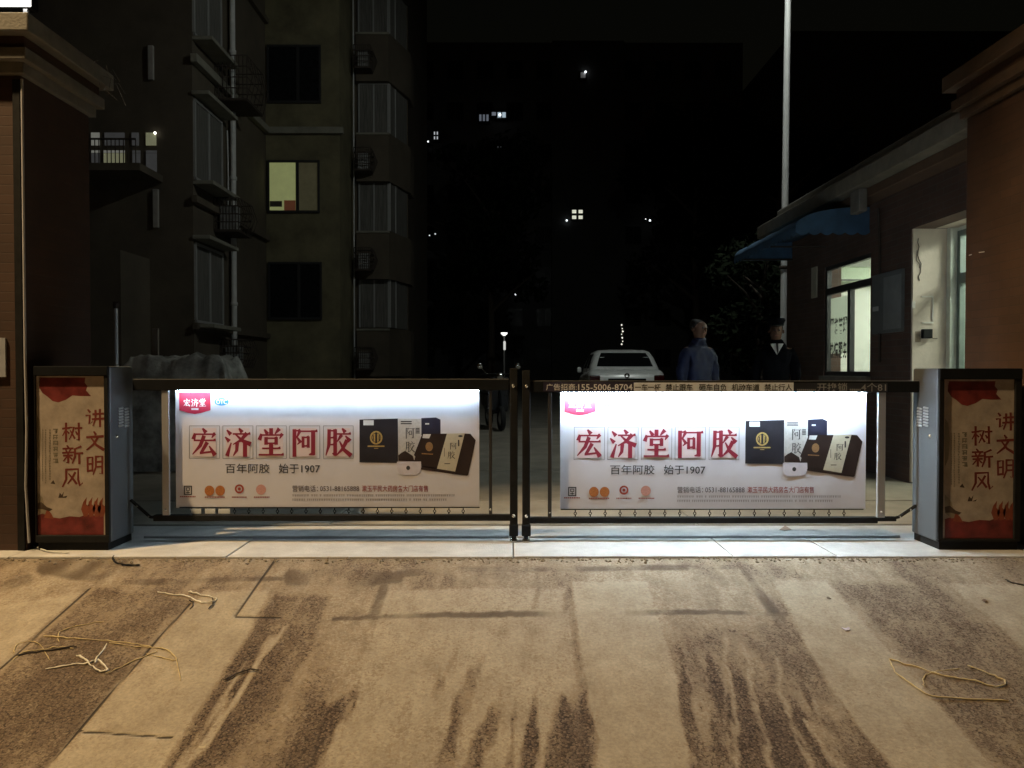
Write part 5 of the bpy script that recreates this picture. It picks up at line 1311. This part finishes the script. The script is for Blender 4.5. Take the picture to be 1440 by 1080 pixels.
# ================================================================== TREES
def tree(x, y, h, rx, label, seed, leaves=2600, dens=0.22, base=0.4, name='tree'):
    rnd = random.Random(seed)
    t = thing(name, (x, y, 0), label, 'tree', 'trees in the yard')
    m = MB(); m.tube([(x, y, -0.02), (x + 0.05, y, h * 0.25), (x - 0.08, y + 0.1, h * 0.5), (x + 0.1, y, h * 0.85)], [0.03 * h * 0.6, 0.022 * h * 0.6, 0.014 * h * 0.6, 0.02], 9)
    for k in range(9):
        a = k * 2.4 + rnd.random(); z0 = h * rnd.uniform(base * 0.75, 0.75)
        e = Vector((math.cos(a) * rx * rnd.uniform(0.5, 0.9), math.sin(a) * rx * rnd.uniform(0.5, 0.9), h * rnd.uniform(0.08, 0.22)))
        p0 = Vector((x, y, z0)); m.tube([p0, p0 + e * 0.5 + Vector((0, 0, 0.1)), p0 + e], [0.008 * h, 0.005 * h, 0.002 * h], 6)
    m.build('trunk', mat('bark', (0.07, 0.055, 0.04), 0.9, 0, 0.3, 12), t)
    m = MB()
    for k in range(26):
        a = rnd.random() * 6.28; rr_ = rx * math.sqrt(rnd.random()) * 0.85; zz = h * rnd.uniform(base, 0.95)
        s = 1 - 0.5 * abs((zz / h) - 0.62) / 0.4
        c = Vector((x + math.cos(a) * rr_ * s, y + math.sin(a) * rr_ * s, zz))
        leafy(m, c, rx * rnd.uniform(0.2, 0.42), rx * rnd.uniform(0.2, 0.42), h * rnd.uniform(0.05, 0.1), leaves // 26, dens, rnd)
    m.build('crown', mat('dark_leaf', (0.012, 0.017, 0.009), 0.9, 0, 0.5, 2, spec=0.1), t)
    return t
tree(-0.9, 38, 12.5, 3.6, 'black leafy tree standing before the far block, left of centre', 1, 3200, 0.26)
tree(10.6, 44, 16.2, 4.6, 'tallest dark tree before the far block, right of centre', 2, 4200, 0.30)
tree(12.5, 36, 12.5, 4.2, 'dark tree beyond the lamp pole and booth', 3, 3200, 0.28)
tree(4.45, 13.6, 3.6, 1.05, 'small bushy tree beside the lamp pole under the awning end', 4, 2600, 0.085, 0.3)

# ================================================================== CAR
def car(loc, rz):
    t = thing('parked_car', loc, 'white hatchback parked in the yard, seen from behind over the gate', 'car', rz=rz)
    Mw = mat('white_car_paint', (0.82, 0.84, 0.82), 0.25, 0, 0.05, 3, spec=0.6)
    Mg = mat('car_glass', (0.01, 0.012, 0.012), 0.06, 0, 0.05, spec=0.8)
    def ring(w, z0, z1, y, rc=0.14, n=5):
        pts = []
        for cx, cz, a0 in ((w - rc, z1 - rc, 0), (-w + rc, z1 - rc, 90), (-w + rc * 0.6, z0 + rc * 0.6, 180), (w - rc * 0.6, z0 + rc * 0.6, 270)):
            r_ = rc if a0 < 180 else rc * 0.6
            for k in range(n):
                a = R(a0 + 90 * k / (n - 1)); pts.append((cx + r_ * math.cos(a), y, cz + r_ * math.sin(a)))
        return pts
    secs = [(0.70, 0.42, 0.80, 0.0), (0.80, 0.28, 1.00, 0.04), (0.84, 0.20, 1.06, 0.14), (0.86, 0.18, 1.08, 0.45), (0.87, 0.18, 1.04, 1.2), (0.87, 0.18, 1.0, 2.2), (0.87, 0.18, 0.98, 2.9), (0.85, 0.18, 0.94, 3.5), (0.80, 0.2, 0.84, 4.1), (0.68, 0.3, 0.70, 4.35)]
    m = MB(); rs = [ring(*s) for s in secs]; n = len(rs[0])
    m.add([p for r_ in rs for p in r_], [(i * n + k, (i + 1) * n + k, (i + 1) * n + (k + 1) % n, i * n + (k + 1) % n) for i in range(len(rs) - 1) for k in range(n)], True)
    m.add(rs[0], [tuple(range(n))]); m.add(rs[-1], [tuple(reversed(range(n)))])
    m.build('body', Mw, t, local=True)
    # cabin: rings stacked in z
    cab = [(0.80, 0.28, 3.15, 0.98), (0.775, 0.40, 2.95, 1.12), (0.70, 0.62, 2.55, 1.34), (0.63, 0.80, 2.25, 1.465), (0.55, 0.95, 2.1, 1.505), (0.3, 1.15, 1.9, 1.52)]
    def rr4(w, y0, y1, z, rc=0.16, n=5):
        pts = []
        for cx, cy, a0 in ((w - rc, y1 - rc, 0), (-w + rc, y1 - rc, 90), (-w + rc, y0 + rc, 180), (w - rc, y0 + rc, 270)):
            for k in range(n):
                a = R(a0 + 90 * k / (n - 1)); pts.append((cx + rc * math.cos(a), cy + rc * math.sin(a), z))
        return pts
    m = MB(); rs = [rr4(*s) for s in cab]; n = len(rs[0])
    m.add([p for r_ in rs for p in r_], [(i * n + k, i * n + (k + 1) % n, (i + 1) * n + (k + 1) % n, (i + 1) * n + k) for i in range(len(rs) - 1) for k in range(n)], True)
    m.add(rs[-1], [tuple(range(n))], True)
    m.build('cabin', Mw, t, local=True)
    def lerp_cab(z):
        for a, b_ in zip(cab[:-1], cab[1:]):
            if a[3] <= z <= b_[3]:
                f = (z - a[3]) / (b_[3] - a[3]); return [a[i] + (b_[i] - a[i]) * f for i in range(3)]
    def glass(zs, inset, which):
        m = MB(); vs = []
        for z in zs:
            w, y0, y1 = lerp_cab(z)
            if which == 'rear': vs += [(-w + inset, y0 - 0.006, z), (-w * 0.4, y0 - 0.012, z), (w * 0.4, y0 - 0.012, z), (w - inset, y0 - 0.006, z)]
            elif which == 'front': vs += [(-w + inset, y1 + 0.006, z), (-w * 0.4, y1 + 0.012, z), (w * 0.4, y1 + 0.012, z), (w - inset, y1 + 0.006, z)]
        k = 4
        m.add(vs, [(j * k + i, j * k + i + 1, (j + 1) * k + i + 1, (j + 1) * k + i) for j in range(len(zs) - 1) for i in range(3)], True)
        return m
    glass([1.14, 1.22, 1.30, 1.38, 1.44], 0.13, 'rear').build('rear_window', Mg, t, local=True)
    glass([1.06, 1.16, 1.26, 1.36, 1.44], 0.13, 'front').build('windscreen', Mg, t, local=True)
    for s in (-1, 1):
        for f0, f1 in ((0.18, 0.48), (0.51, 0.84)):
            m = MB(); vs = []
            for z in (1.10, 1.22, 1.34, 1.42):
                w, y0, y1 = lerp_cab(z); vs += [(s * (w + 0.006), y0 + (y1 - y0) * f0, z), (s * (w + 0.006), y0 + (y1 - y0) * f1, z)]
            m.add(vs, [(2 * j, 2 * j + 1, 2 * j + 3, 2 * j + 2) for j in range(3)], True); m.build('side_window', Mg, t, local=True)
        MB().box(s * 0.60, s * 0.83, -0.012, 0.10, 0.80, 0.95).build('tail_light', mat('dark_red_lens', (0.06, 0.006, 0.006), 0.2), t, 0.02, local=True)
        MB().box(s * 0.84, s * 0.95, 2.62, 2.74, 1.0, 1.13).build('wing_mirror', Mw, t, 0.03, local=True)
        for y in (0.78, 3.35):
            w_ = MB().lathe([(0.16, -0.10), (0.30, -0.10), (0.31, -0.07), (0.31, 0.07), (0.30, 0.10), (0.16, 0.10), (0.16, -0.10)], (s * 0.78, y, 0.31), 24, 'x').build('wheel', mat('tyre_rubber', (0.02, 0.02, 0.02), 0.8), t, local=True)
            MB().lathe([(0.0, s * 0.085), (0.08, s * 0.09), (0.19, s * 0.07), (0.2, s * 0.02)], (s * 0.78, y, 0.31), 20, 'x').build('rim', M_alu, w_, local=True)
    MB().box(-0.26, 0.26, -0.018, -0.001, 0.62, 0.76).build('number_plate', mat('blue_plate', (0.05, 0.08, 0.25), 0.4), t, local=True)
    MB().box(-0.42, 0.42, -0.012, 0.06, 0.80, 0.88).build('tailgate_strip', M_black, t, 0.01, local=True)
    MB().lathe([(0.03, -0.02), (0.055, -0.02), (0.06, 0.0), (0.03, 0.0), (0.03, -0.02)], (0, 0.03, 0.94), 18, 'y').build('badge', M_chrome, t, local=True)
    MB().box(-0.86, 0.86, -0.10, 0.14, 0.28, 0.56).build('bumper', Mw, t, 0.06, local=True)
    MB().tube([(0, 1.05, 1.505), (0, 0.90, 1.62)], [0.008, 0.004], 6).build('aerial', M_black, t, local=True)
    return t
xc = P(882, 520, 17.2).x
car_o = car((xc, 17.2, 0), R(-1.5)); car_o.scale = (1.0, 1.0, 1.05)

# ================================================================== ELECTRIC SCOOTER
def scooter(loc, rz):
    t = thing('electric_scooter', loc, 'dark electric scooter parked behind the gate centre, mirrors glinting', 'scooter', rz=rz)
    Mb = mat('scooter_body', (0.025, 0.026, 0.03), 0.3, 0, 0.1)
    for y in (0.0, 1.25):
        w_ = MB().lathe([(0.16, -0.04), (0.21, -0.045), (0.225, 0), (0.21, 0.045), (0.16, 0.04), (0.16, -0.04)], (0, y, 0.225), 22, 'x').build('wheel', mat('tyre_rubber', (0.02, 0.02, 0.02), 0.8), t, local=True)
        MB().lathe([(0, -0.05), (0.05, -0.05), (0.155, -0.02), (0.155, 0.02), (0.05, 0.05), (0, 0.05)], (0, y, 0.225), 18, 'x').build('rim', M_alu, w_, local=True)
    MB().prism([(-0.13, 0.28, 0.30), (-0.13, 0.80, 0.26), (-0.13, 1.45, 0.45), (-0.13, 1.50, 0.66), (-0.13, 0.85, 0.66), (-0.13, 0.78, 0.36), (-0.13, 0.30, 0.36)], (0.26, 0, 0)).build('body', Mb, t, 0.03, local=True)
    MB().prism([(-0.17, 0.18, 0.34), (-0.17, 0.30, 0.34), (-0.17, 0.26, 0.95), (-0.17, 0.12, 1.0)], (0.34, 0, 0)).build('leg_shield', Mb, t, 0.03, local=True)
    MB().box(-0.14, 0.14, 0.80, 1.45, 0.66, 0.76).build('seat', mat('black_vinyl', (0.02, 0.02, 0.02), 0.5), t, 0.04, local=True)
    MB().tube([(0, 0.0, 0.25), (0, 0.12, 0.62), (0, 0.2, 1.02)], 0.025, 8).build('fork', M_dgrey, t, local=True)
    MB().tube([(-0.34, 0.30, 1.03), (-0.15, 0.22, 1.04), (0.15, 0.22, 1.04), (0.34, 0.30, 1.03)], 0.016, 8).build('handlebar', M_black, t, local=True)
    for s in (-1, 1):
        MB().tube([(s * 0.22, 0.24, 1.04), (s * 0.34, 0.2, 1.16)], 0.006, 6).build('mirror_stalk', M_chrome, t, local=True)
        MB().lathe([(0, -0.012), (0.05, -0.01), (0.06, 0.0), (0.05, 0.012), (0, 0.014)], (s * 0.36, 0.2, 1.19), 14, 'y').build('mirror', M_chrome, t, local=True)
    MB().lathe([(0, -0.05), (0.06, -0.04), (0.08, 0.02), (0.06, 0.06)], (0, 0.10, 1.0), 14, 'y').build('headlight', M_chrome, t, local=True)
    MB().tube([(0.12, 0.85, 0.3), (0.22, 0.85, 0.0)], 0.012, 6).build('kick_stand', M_dgrey, t, local=True)
    return t
scooter((P(705, 520, 14.2).x, 14.2, 0), R(12))

# ================================================================== PEOPLE
def skin_mesh(name, parent, verts, edges, m_, root=0, sub=2, local=True):
    me = bpy.data.meshes.new(name); me.from_pydata([v[:3] for v in verts], edges, [])
    o = bpy.data.objects.new(name, me); COL.objects.link(o); o.parent = parent; ORIGIN[o.name] = ORIGIN[parent.name]
    me.materials.append(m_)
    sk = o.modifiers.new('skin', 'SKIN'); sk.use_smooth_shade = True; sk.branch_smoothing = 0.5
    lay = me.skin_vertices[0].data if me.skin_vertices else None
    if lay is None:
        bm = bmesh.new(); bm.from_mesh(me); bm.verts.layers.skin.verify(); bm.to_mesh(me); bm.free(); lay = me.skin_vertices[0].data
    for i, v in enumerate(verts):
        r_ = v[3]; lay[i].radius = r_ if isinstance(r_, tuple) else (r_, r_)
        lay[i].use_root = (i == root)
    s = o.modifiers.new('sub', 'SUBSURF'); s.levels = sub; s.render_levels = sub
    return o
def person(loc, rz, label, coat, trouser, hair, hgt=1.7, cap=False, collar=False, head_turn=0.0):
    t = thing('person', loc, label, 'person', 'people behind the gate', rz=rz)
    k = hgt / 1.7
    skin = mat('skin_tone', (0.15, 0.075, 0.046), 0.6, 0, 0.1)
    # body (faces -y): pelvis, spine, neck, head, arms with hands, legs
    V = [(0, 0, .92, (.13, .10)), (0, .01, 1.12, (.12, .09)), (0, .02, 1.34, (.15, .10)), (0, .015, 1.45, (.06, .06)), (0, 0, 1.495, (.056, .058)), (0, -.012, 1.565, (.080, .094)), (0, -.005, 1.635, (.084, .100)), (0, .005, 1.685, (.062, .072))]
    E = [(0, 1), (1, 2), (2, 3), (3, 4), (4, 5), (5, 6), (6, 7)]
    for s in (-1, 1):
        b_ = len(V)
        V += [(s * .17, .02, 1.37, .055), (s * .22, .03, 1.12, .042), (s * .235, -.03, .90, .033), (s * .235, -.05, .82, (.022, .036)), (s * .235, -.055, .76, (.014, .038))]
        E += [(2, b_), (b_, b_ + 1), (b_ + 1, b_ + 2), (b_ + 2, b_ + 3), (b_ + 3, b_ + 4)]
        for f in range(4):
            q = len(V); y = -.085 + f * .022
            ln = (.06, .075, .08, .06)[f]
            V += [(s * .232, y, .745, .009), (s * .222, y - .004, .745 - ln * .5, .0085), (s * .208, y - .002, .745 - ln, .007)]
            E += [(b_ + 4, q), (q, q + 1), (q + 1, q + 2)]
        q = len(V); V += [(s * .222, -.10, .80, .010), (s * .212, -.118, .76, .008)]; E += [(b_ + 3, q), (q, q + 1)]
        b_ = len(V)
        V += [(s * .09, 0, .86, .085), (s * .10, -.01, .50, .058), (s * .105, .01, .10, .042), (s * .108, -.02, .04, (.04, .035)), (s * .115, -.13, .025, (.035, .022))]
        E += [(0, b_), (b_, b_ + 1), (b_ + 1, b_ + 2), (b_ + 2, b_ + 3), (b_ + 3, b_ + 4)]
    sc = lambda L: [(x * k, y * k, z * k, tuple(q * k for q in r_) if isinstance(r_, tuple) else r_ * k) for x, y, z, r_ in L]
    body = skin_mesh('body', t, sc(V), E, skin)
    # coat
    C = [(0, .0, .86, (.20, .15)), (0, .01, 1.08, (.19, .145)), (0, .02, 1.30, (.20, .14)), (0, .02, 1.42, (.13, .095)), (0, .012, 1.47, (.085, .085)), (0, .008, 1.505, (.080, .082))]
    CE = [(0, 1), (1, 2), (2, 3), (3, 4), (4, 5)]
    for s in (-1, 1):
        b_ = len(C); C += [(s * .175, .02, 1.345, .085), (s * .235, .03, 1.12, .074), (s * .25, -.03, .88, .052)]; CE += [(2, b_), (b_, b_ + 1), (b_ + 1, b_ + 2)]
    co_ = skin_mesh('coat', t, sc(C), CE, coat, sub=3)
    if 'folds' not in bpy.data.textures:
        tx = bpy.data.textures.new('folds', 'CLOUDS'); tx.noise_scale = 0.11; tx.noise_depth = 2
    dsp = co_.modifiers.new('folds', 'DISPLACE'); dsp.texture = bpy.data.textures['folds']; dsp.strength = 0.055; dsp.mid_level = 0.5; dsp.texture_coords = 'LOCAL'
    for s in (-1, 1):
        skin_mesh('trouser_leg', t, sc([(s * .085, 0, .92, .11), (s * .10, -.01, .50, .085), (s * .106, .01, .09, .068)]), [(0, 1), (1, 2)], trouser)
        skin_mesh('shoe', t, sc([(s * .108, .05, .05, (.05, .045)), (s * .112, -.06, .04, (.05, .035)), (s * .116, -.17, .032, (.045, .028))]), [(0, 1), (1, 2)], M_black)
        MB().lathe([(0, -.006), (.010, -.004), (.013, .004)], (s * .032 * k, -.104 * k, 1.61 * k), 8, 'y').build('eye', M_ink, t, local=True)
        MB().lathe([(0, -.01), (.018, -.008), (.026, 0), (.018, .012), (0, .014)], (s * .086 * k, .01 * k, 1.595 * k), 8, 'x').build('ear', skin, t, local=True)
    MB().prism([(-.014 * k, -.098 * k, 1.57 * k), (.014 * k, -.098 * k, 1.57 * k), (.005 * k, -.100 * k, 1.615 * k), (-.005 * k, -.100 * k, 1.615 * k)], (0, -.022 * k, -.004)).build('nose', skin, t, 0.004, local=True)
    MB().box(-.022 * k, .022 * k, -.104 * k, -.094 * k, 1.538 * k, 1.547 * k).build('mouth', mat('lip_tone', (0.25, 0.09, 0.07), 0.6), t, 0.002, local=True)
    skin_mesh('hair', t, sc([(0, .052, 1.56, (.086, .078)), (0, .030, 1.66, (.099, .104)), (0, .012, 1.715, (.082, .092))]), [(0, 1), (1, 2)], hair)
    if cap:
        m = MB(); m.lathe([(.0, .09), (.10, .085), (.115, .06), (.095, .015), (.095, -.01)], (0, 0, 1.68 * k), 22); m.build('cap', mat('dark_uniform', (0.0035, 0.004, 0.006), 0.9, spec=0.1), t, local=True)
        m = MB(); m.prism([(-.085, -.07, 1.672 * k), (.085, -.07, 1.672 * k), (.06, -.15, 1.655 * k), (0, -.165, 1.65 * k), (-.06, -.15, 1.655 * k)], (0, 0, .008)); m.build('cap_peak', M_black, t, local=True)
    if collar:
        m = MB(); m.prism([(-.082, -.138, 1.44 * k), (.082, -.138, 1.44 * k), (.0, -.165, 1.30 * k)], (0, .03, 0)); m.build('shirt_front', mat('white_shirt', (0.75, 0.75, 0.75), 0.8), t, local=True)
        m = MB(); m.prism([(-.014, -.146, 1.44 * k), (.014, -.146, 1.44 * k), (.016, -.170, 1.34 * k), (0, -.172, 1.305 * k)], (0, -.006, 0)); m.build('tie', M_ink, t, local=True)
    return t
M_bluecoat = mat('blue_padded_coat', (0.007, 0.013, 0.050), 0.7, 0, 0.25, 9, 0.3, 25)
person((P(983, 520, 9.0).x, 9.0, -0.006), R(28), 'person in a blue padded coat standing behind the right gate leaf', M_bluecoat, mat('dark_trousers', (0.02, 0.02, 0.024), 0.8), mat('black_hair', (0.012, 0.010, 0.009), 0.5), 1.70)
person((P(1091, 520, 9.9).x, 9.9, -0.006), R(-14), 'person in dark uniform with white collar and peaked cap under the awning', mat('dark_uniform', (0.0035, 0.004, 0.006), 0.9, spec=0.1), mat('dark_trousers', (0.02, 0.02, 0.024), 0.8), mat('black_hair', (0.012, 0.010, 0.009), 0.5), 1.72, True, True)

# ================================================================== COVERED HEAP AND STEEL POST BEHIND THE LEFT LEAF
hp = thing('covered_heap', (P(245, 520, 8.6).x, 8.9, 0), 'heap under a crumpled grey sheet behind the left gate leaf', 'heap')
x0, x1 = P(160, 520, 8.6).x, P(326, 520, 8.6).x
m = MB(); nx, ny = 90, 40; vs = []
for j in range(ny + 1):
    for i in range(nx + 1):
        u_, v_ = i / nx, j / ny
        edge = min(1, min(u_, 1 - u_) * 9, v_ * 5, (1 - v_) * 5)
        q_ = Vector((u_ * 7.0, v_ * 3.0, 3.1))
        n1 = mnoise.noise(q_); n2 = mnoise.ridged_multi_fractal(q_ * 1.7, 1.0, 2.1, 4, 0.9, 2.0) if hasattr(mnoise, 'ridged_multi_fractal') else 0
        lump = 1.27 + 0.10 * n1
        z = lump * edge ** 0.22 + 0.022 * (n2 - 1.2)
        bul = 0.10 * math.sin(u_ * 26 + 2 * math.sin(u_ * 7)) * (1 - abs(2 * v_ - 1))
        vs.append((x0 + (x1 - x0) * u_, 8.5 + 0.9 * v_ - bul * 0.6 * (1 - edge), max(0.0, z)))
m.add(vs, [(j * (nx + 1) + i, j * (nx + 1) + i + 1, (j + 1) * (nx + 1) + i + 1, (j + 1) * (nx + 1) + i) for j in range(ny) for i in range(nx)], True)
m.build('sheet', mat('grey_tarpaulin', (0.30, 0.30, 0.27), 0.8, 0, 0.85, 3.2, 0.6, 14), hp)
bxm('stack', M_iron, hp, x0 + 0.25, x1 - 0.25, 8.72, 9.18, 0.0, 1.02)
for px in (218, 250):
    pass
pp = thing('timber_post', (P(220, 480, 9.5).x, 9.5, 0), 'pale upright plank standing behind the covered heap', 'plank')
bxm('plank', mat('pale_timber', (0.22, 0.19, 0.15), 0.8), pp, P(215, 480, 9.5).x, P(223, 480, 9.5).x, 9.48, 9.52, 0, P(220, 462, 9.5).z, 0.004)
Ysp = 6.6
xsp = P(163.5, 470, Ysp).x
sp = thing('steel_post', (xsp, Ysp, 0), 'slim shiny stainless steel post behind the left cabinet', 'post')
zsp = P(163, 432, Ysp).z
MB().tube([(xsp, Ysp, 0), (xsp, Ysp, zsp)], 0.016, 12).build('tube', mat('dull_steel_tube', (0.6, 0.6, 0.6), 0.4, 0.3, 0.05), sp)
MB().lathe([(0, 0.05), (0.022, 0.045), (0.026, 0.02), (0.022, 0.0), (0.016, -0.01)], (xsp, Ysp, zsp), 12).build('knob', M_iron, sp)
MB().lathe([(0.0, 0.012), (0.05, 0.012), (0.055, 0.0)], (xsp, Ysp, 0.0), 14).build('foot_plate', M_chrome, sp)

# ================================================================== SCRAPS ON THE RAMP
def strand(name, pxs, r, m_, label, cat, flat=False, group=None, lift=0.004, seed=0):
    rnd = random.Random(seed); pts = []
    for (x, y) in pxs:
        q = GR(x, y) if y > 779 else G(x, y)
        pts.append(q + Vector((rnd.gauss(0, 0.004), rnd.gauss(0, 0.006), r + lift * rnd.random())))
    out = []
    for i in range(len(pts) - 1):
        p0 = pts[max(i - 1, 0)]; p1 = pts[i]; p2 = pts[i + 1]; p3 = pts[min(i + 2, len(pts) - 1)]
        for k in range(5):
            f = k / 5
            out.append(0.5 * ((2 * p1) + (p2 - p0) * f + (2 * p0 - 5 * p1 + 4 * p2 - p3) * f * f + (3 * p1 - p0 - 3 * p2 + p3) * f ** 3))
    out.append(pts[-1])
    out = [p_ + Vector((rnd.gauss(0, 0.0022), rnd.gauss(0, 0.0028), abs(rnd.gauss(0, 0.002)))) for p_ in out]
    r *= 0.82
    m = MB(); m.tube(out, [r * (0.45 if i in (0, len(out) - 1) else rnd.uniform(0.55, 1.3)) for i in range(len(out))], 6)
    o = m.build(name, m_); tag(o, label, cat, group); return o
M_straw = mat('straw', (0.46, 0.36, 0.18), 0.7, 0, 0.3, 30)
M_ribbon = mat('white_ribbon', (0.60, 0.56, 0.46), 0.6, 0, 0.2, 30)
M_twig = mat('dark_twig', (0.03, 0.022, 0.015), 0.8, 0, 0.3, 30)
gs = 'straw and string scraps on the ramp'
strand('plastic_strip', [(60, 897), (95, 900), (135, 900), (175, 906), (215, 912), (245, 922), (254, 958)], 0.0038, M_straw, 'longest pale straw strand of the left tangle, curling down at its right end', 'straw', group=gs, seed=1)
strand('plastic_strip', [(15, 930), (30, 920), (60, 915), (85, 911), (105, 914)], 0.0034, M_straw, 'pale straw strand curling at the left edge of the tangle', 'straw', group=gs, seed=2)
strand('plastic_strip', [(82, 905), (86, 890), (105, 882), (145, 878)], 0.0030, M_straw, 'thin straw strand arching above the left tangle', 'straw', group=gs, seed=3)
strand('plastic_strip', [(18, 922), (24, 908), (50, 904), (68, 930)], 0.0026, M_straw, 'thin loop of straw at the far left of the ramp', 'straw', group=gs, seed=4)
strand('plastic_strip', [(155, 905), (190, 911), (230, 915), (250, 924), (240, 930), (205, 920)], 0.0028, M_straw, 'doubled straw strand at the right end of the left tangle', 'straw', group=gs, seed=5)
strand('plastic_strip', [(150, 948), (175, 938), (200, 927), (222, 918)], 0.0034, M_straw, 'short straight straw strand below the tangle', 'straw', group=gs, seed=6)
strand('white_ribbon', [(64, 944), (95, 938), (122, 935), (138, 930), (152, 944), (140, 948), (130, 938), (116, 929), (106, 924)], 0.0052, M_ribbon, 'white knotted plastic ribbon lying on the dark strip', 'ribbon', group=gs, seed=7)
strand('white_ribbon', [(148, 908), (142, 920), (132, 934)], 0.0046, M_ribbon, 'short white ribbon tail joining the knotted ribbon', 'ribbon', group=gs, seed=8)
strand('plastic_strip', [(222, 834), (240, 838), (262, 840), (280, 848), (300, 848), (302, 843), (285, 839), (266, 834)], 0.0050, M_ribbon, 'pale strip folded back on itself near the gate sill', 'straw', group=gs, seed=9)
strand('twig', [(300, 844), (299, 851), (294, 858)], 0.006, M_twig, 'short dark twig at the end of the pale folded strip', 'twig', group=gs, seed=10)
strand('twig', [(268, 846), (271, 852), (268, 858)], 0.004, M_twig, 'tiny dark twig beside the folded strip', 'twig', group=gs, seed=17)
strand('black_cable', [(160, 784), (162, 792), (175, 797), (197, 797)], 0.0075, M_black, 'short black cable end lying below the left cabinet', 'cable', seed=11)
strand('twig', [(315, 960), (330, 951), (348, 946), (366, 945)], 0.0055, M_twig, 'curved dark twig on the ramp left of centre', 'twig', group=gs, seed=12)
strand('twig', [(20, 925), (60, 917), (108, 912)], 0.005, M_twig, 'dark twig under the left straw tangle', 'twig', group=gs, seed=13)
strand('plastic_strip', [(1250, 929), (1258, 946), (1285, 966), (1310, 980), (1360, 986), (1420, 989)], 0.0042, M_straw, 'long pale straw loop on the right of the ramp', 'straw', group=gs, seed=14)
strand('plastic_strip', [(1250, 929), (1290, 942), (1330, 953), (1370, 960), (1400, 967), (1416, 963), (1390, 950), (1362, 938)], 0.0046, M_straw, 'upper pale strand bent back like a hook on the right of the ramp', 'straw', group=gs, seed=15)
strand('plastic_strip', [(1302, 968), (1300, 955), (1315, 947), (1350, 942)], 0.0032, M_straw, 'short straw strand crossing the right hand loop', 'straw', group=gs, seed=16)
strand('black_cable', [(1415, 818), (1425, 822), (1450, 826)], 0.006, M_twig, 'short dark cable at the right edge of the ramp', 'cable', seed=18)
strand('white_cable', [(47, 745), (40, 756), (44, 768), (52, 772), (70, 778), (100, 779)], 0.006, mat('pale_cable', (0.5, 0.5, 0.46), 0.5), 'pale cable coiled on the ground at the left cabinet foot', 'cable', seed=19)
lf = MB(); lf.poly([G(1096, 748) + Vector((0, 0, 0.016)), G(1104, 750.5) + Vector((0, 0, 0.024)), G(1113, 748) + Vector((0, 0, 0.018)), G(1104, 745) + Vector((0, 0, 0.030))])
o = lf.build('dry_leaf', mat('dry_leaf', (0.25, 0.17, 0.12), 0.8), None, solid=0.002); tag(o, 'dry leaf on the bright sill under the right gate leaf', 'leaf')

# small litter
for k, (px, py, sz, colr, lab, cat_) in enumerate((
    (1190, 886, 0.020, (0.42, 0.36, 0.40), 'small pale torn paper scrap on the right cement strip', 'paper'),
    (1165, 842, 0.013, (0.10, 0.07, 0.045), 'small brown dry leaf on the right strip near the sill', 'leaf'),
    (1030, 889, 0.016, (0.09, 0.06, 0.04), 'small dark dry leaf below the wet corner', 'leaf'),
    (1385, 846, 0.016, (0.12, 0.07, 0.045), 'brown dry leaf on the pale strip at the right edge', 'leaf'),
    (385, 1000, 0.012, (0.14, 0.10, 0.06), 'small brown leaf on the ramp left of centre foreground', 'leaf'),
    (285, 1052, 0.014, (0.40, 0.34, 0.24), 'tiny pale paper scrap at the bottom left', 'paper'),
    (430, 998, 0.011, (0.12, 0.085, 0.055), 'tiny brown leaf right of the curved twig', 'leaf'),
    (348, 794, 0.012, (0.05, 0.035, 0.025), 'small dark leaf just below the gate sill, left', 'leaf'))):
    c = GR(px, py); a = k * 1.3
    pts = []
    for j in range(9):
        t_ = j / 9 * 2 * math.pi; rr_ = sz * (1 + 0.25 * math.sin(3 * t_ + k)) * (1 if abs(math.cos(t_)) > 0.5 else 0.6)
        x_, y_ = rr_ * math.cos(t_ + a), rr_ * math.sin(t_ + a)
        pts.append(c + Vector((x_, y_, 0.004 + y_ * RAMP_S + 0.25 * abs(x_))))
    m = MB(); m.poly(pts)
    o = m.build('paper_scrap' if cat_ == 'paper' else 'dry_leaf', mat('litter_%d' % k, colr, 0.8), None, solid=0.0012); tag(o, lab, cat_, 'litter on the ramp')
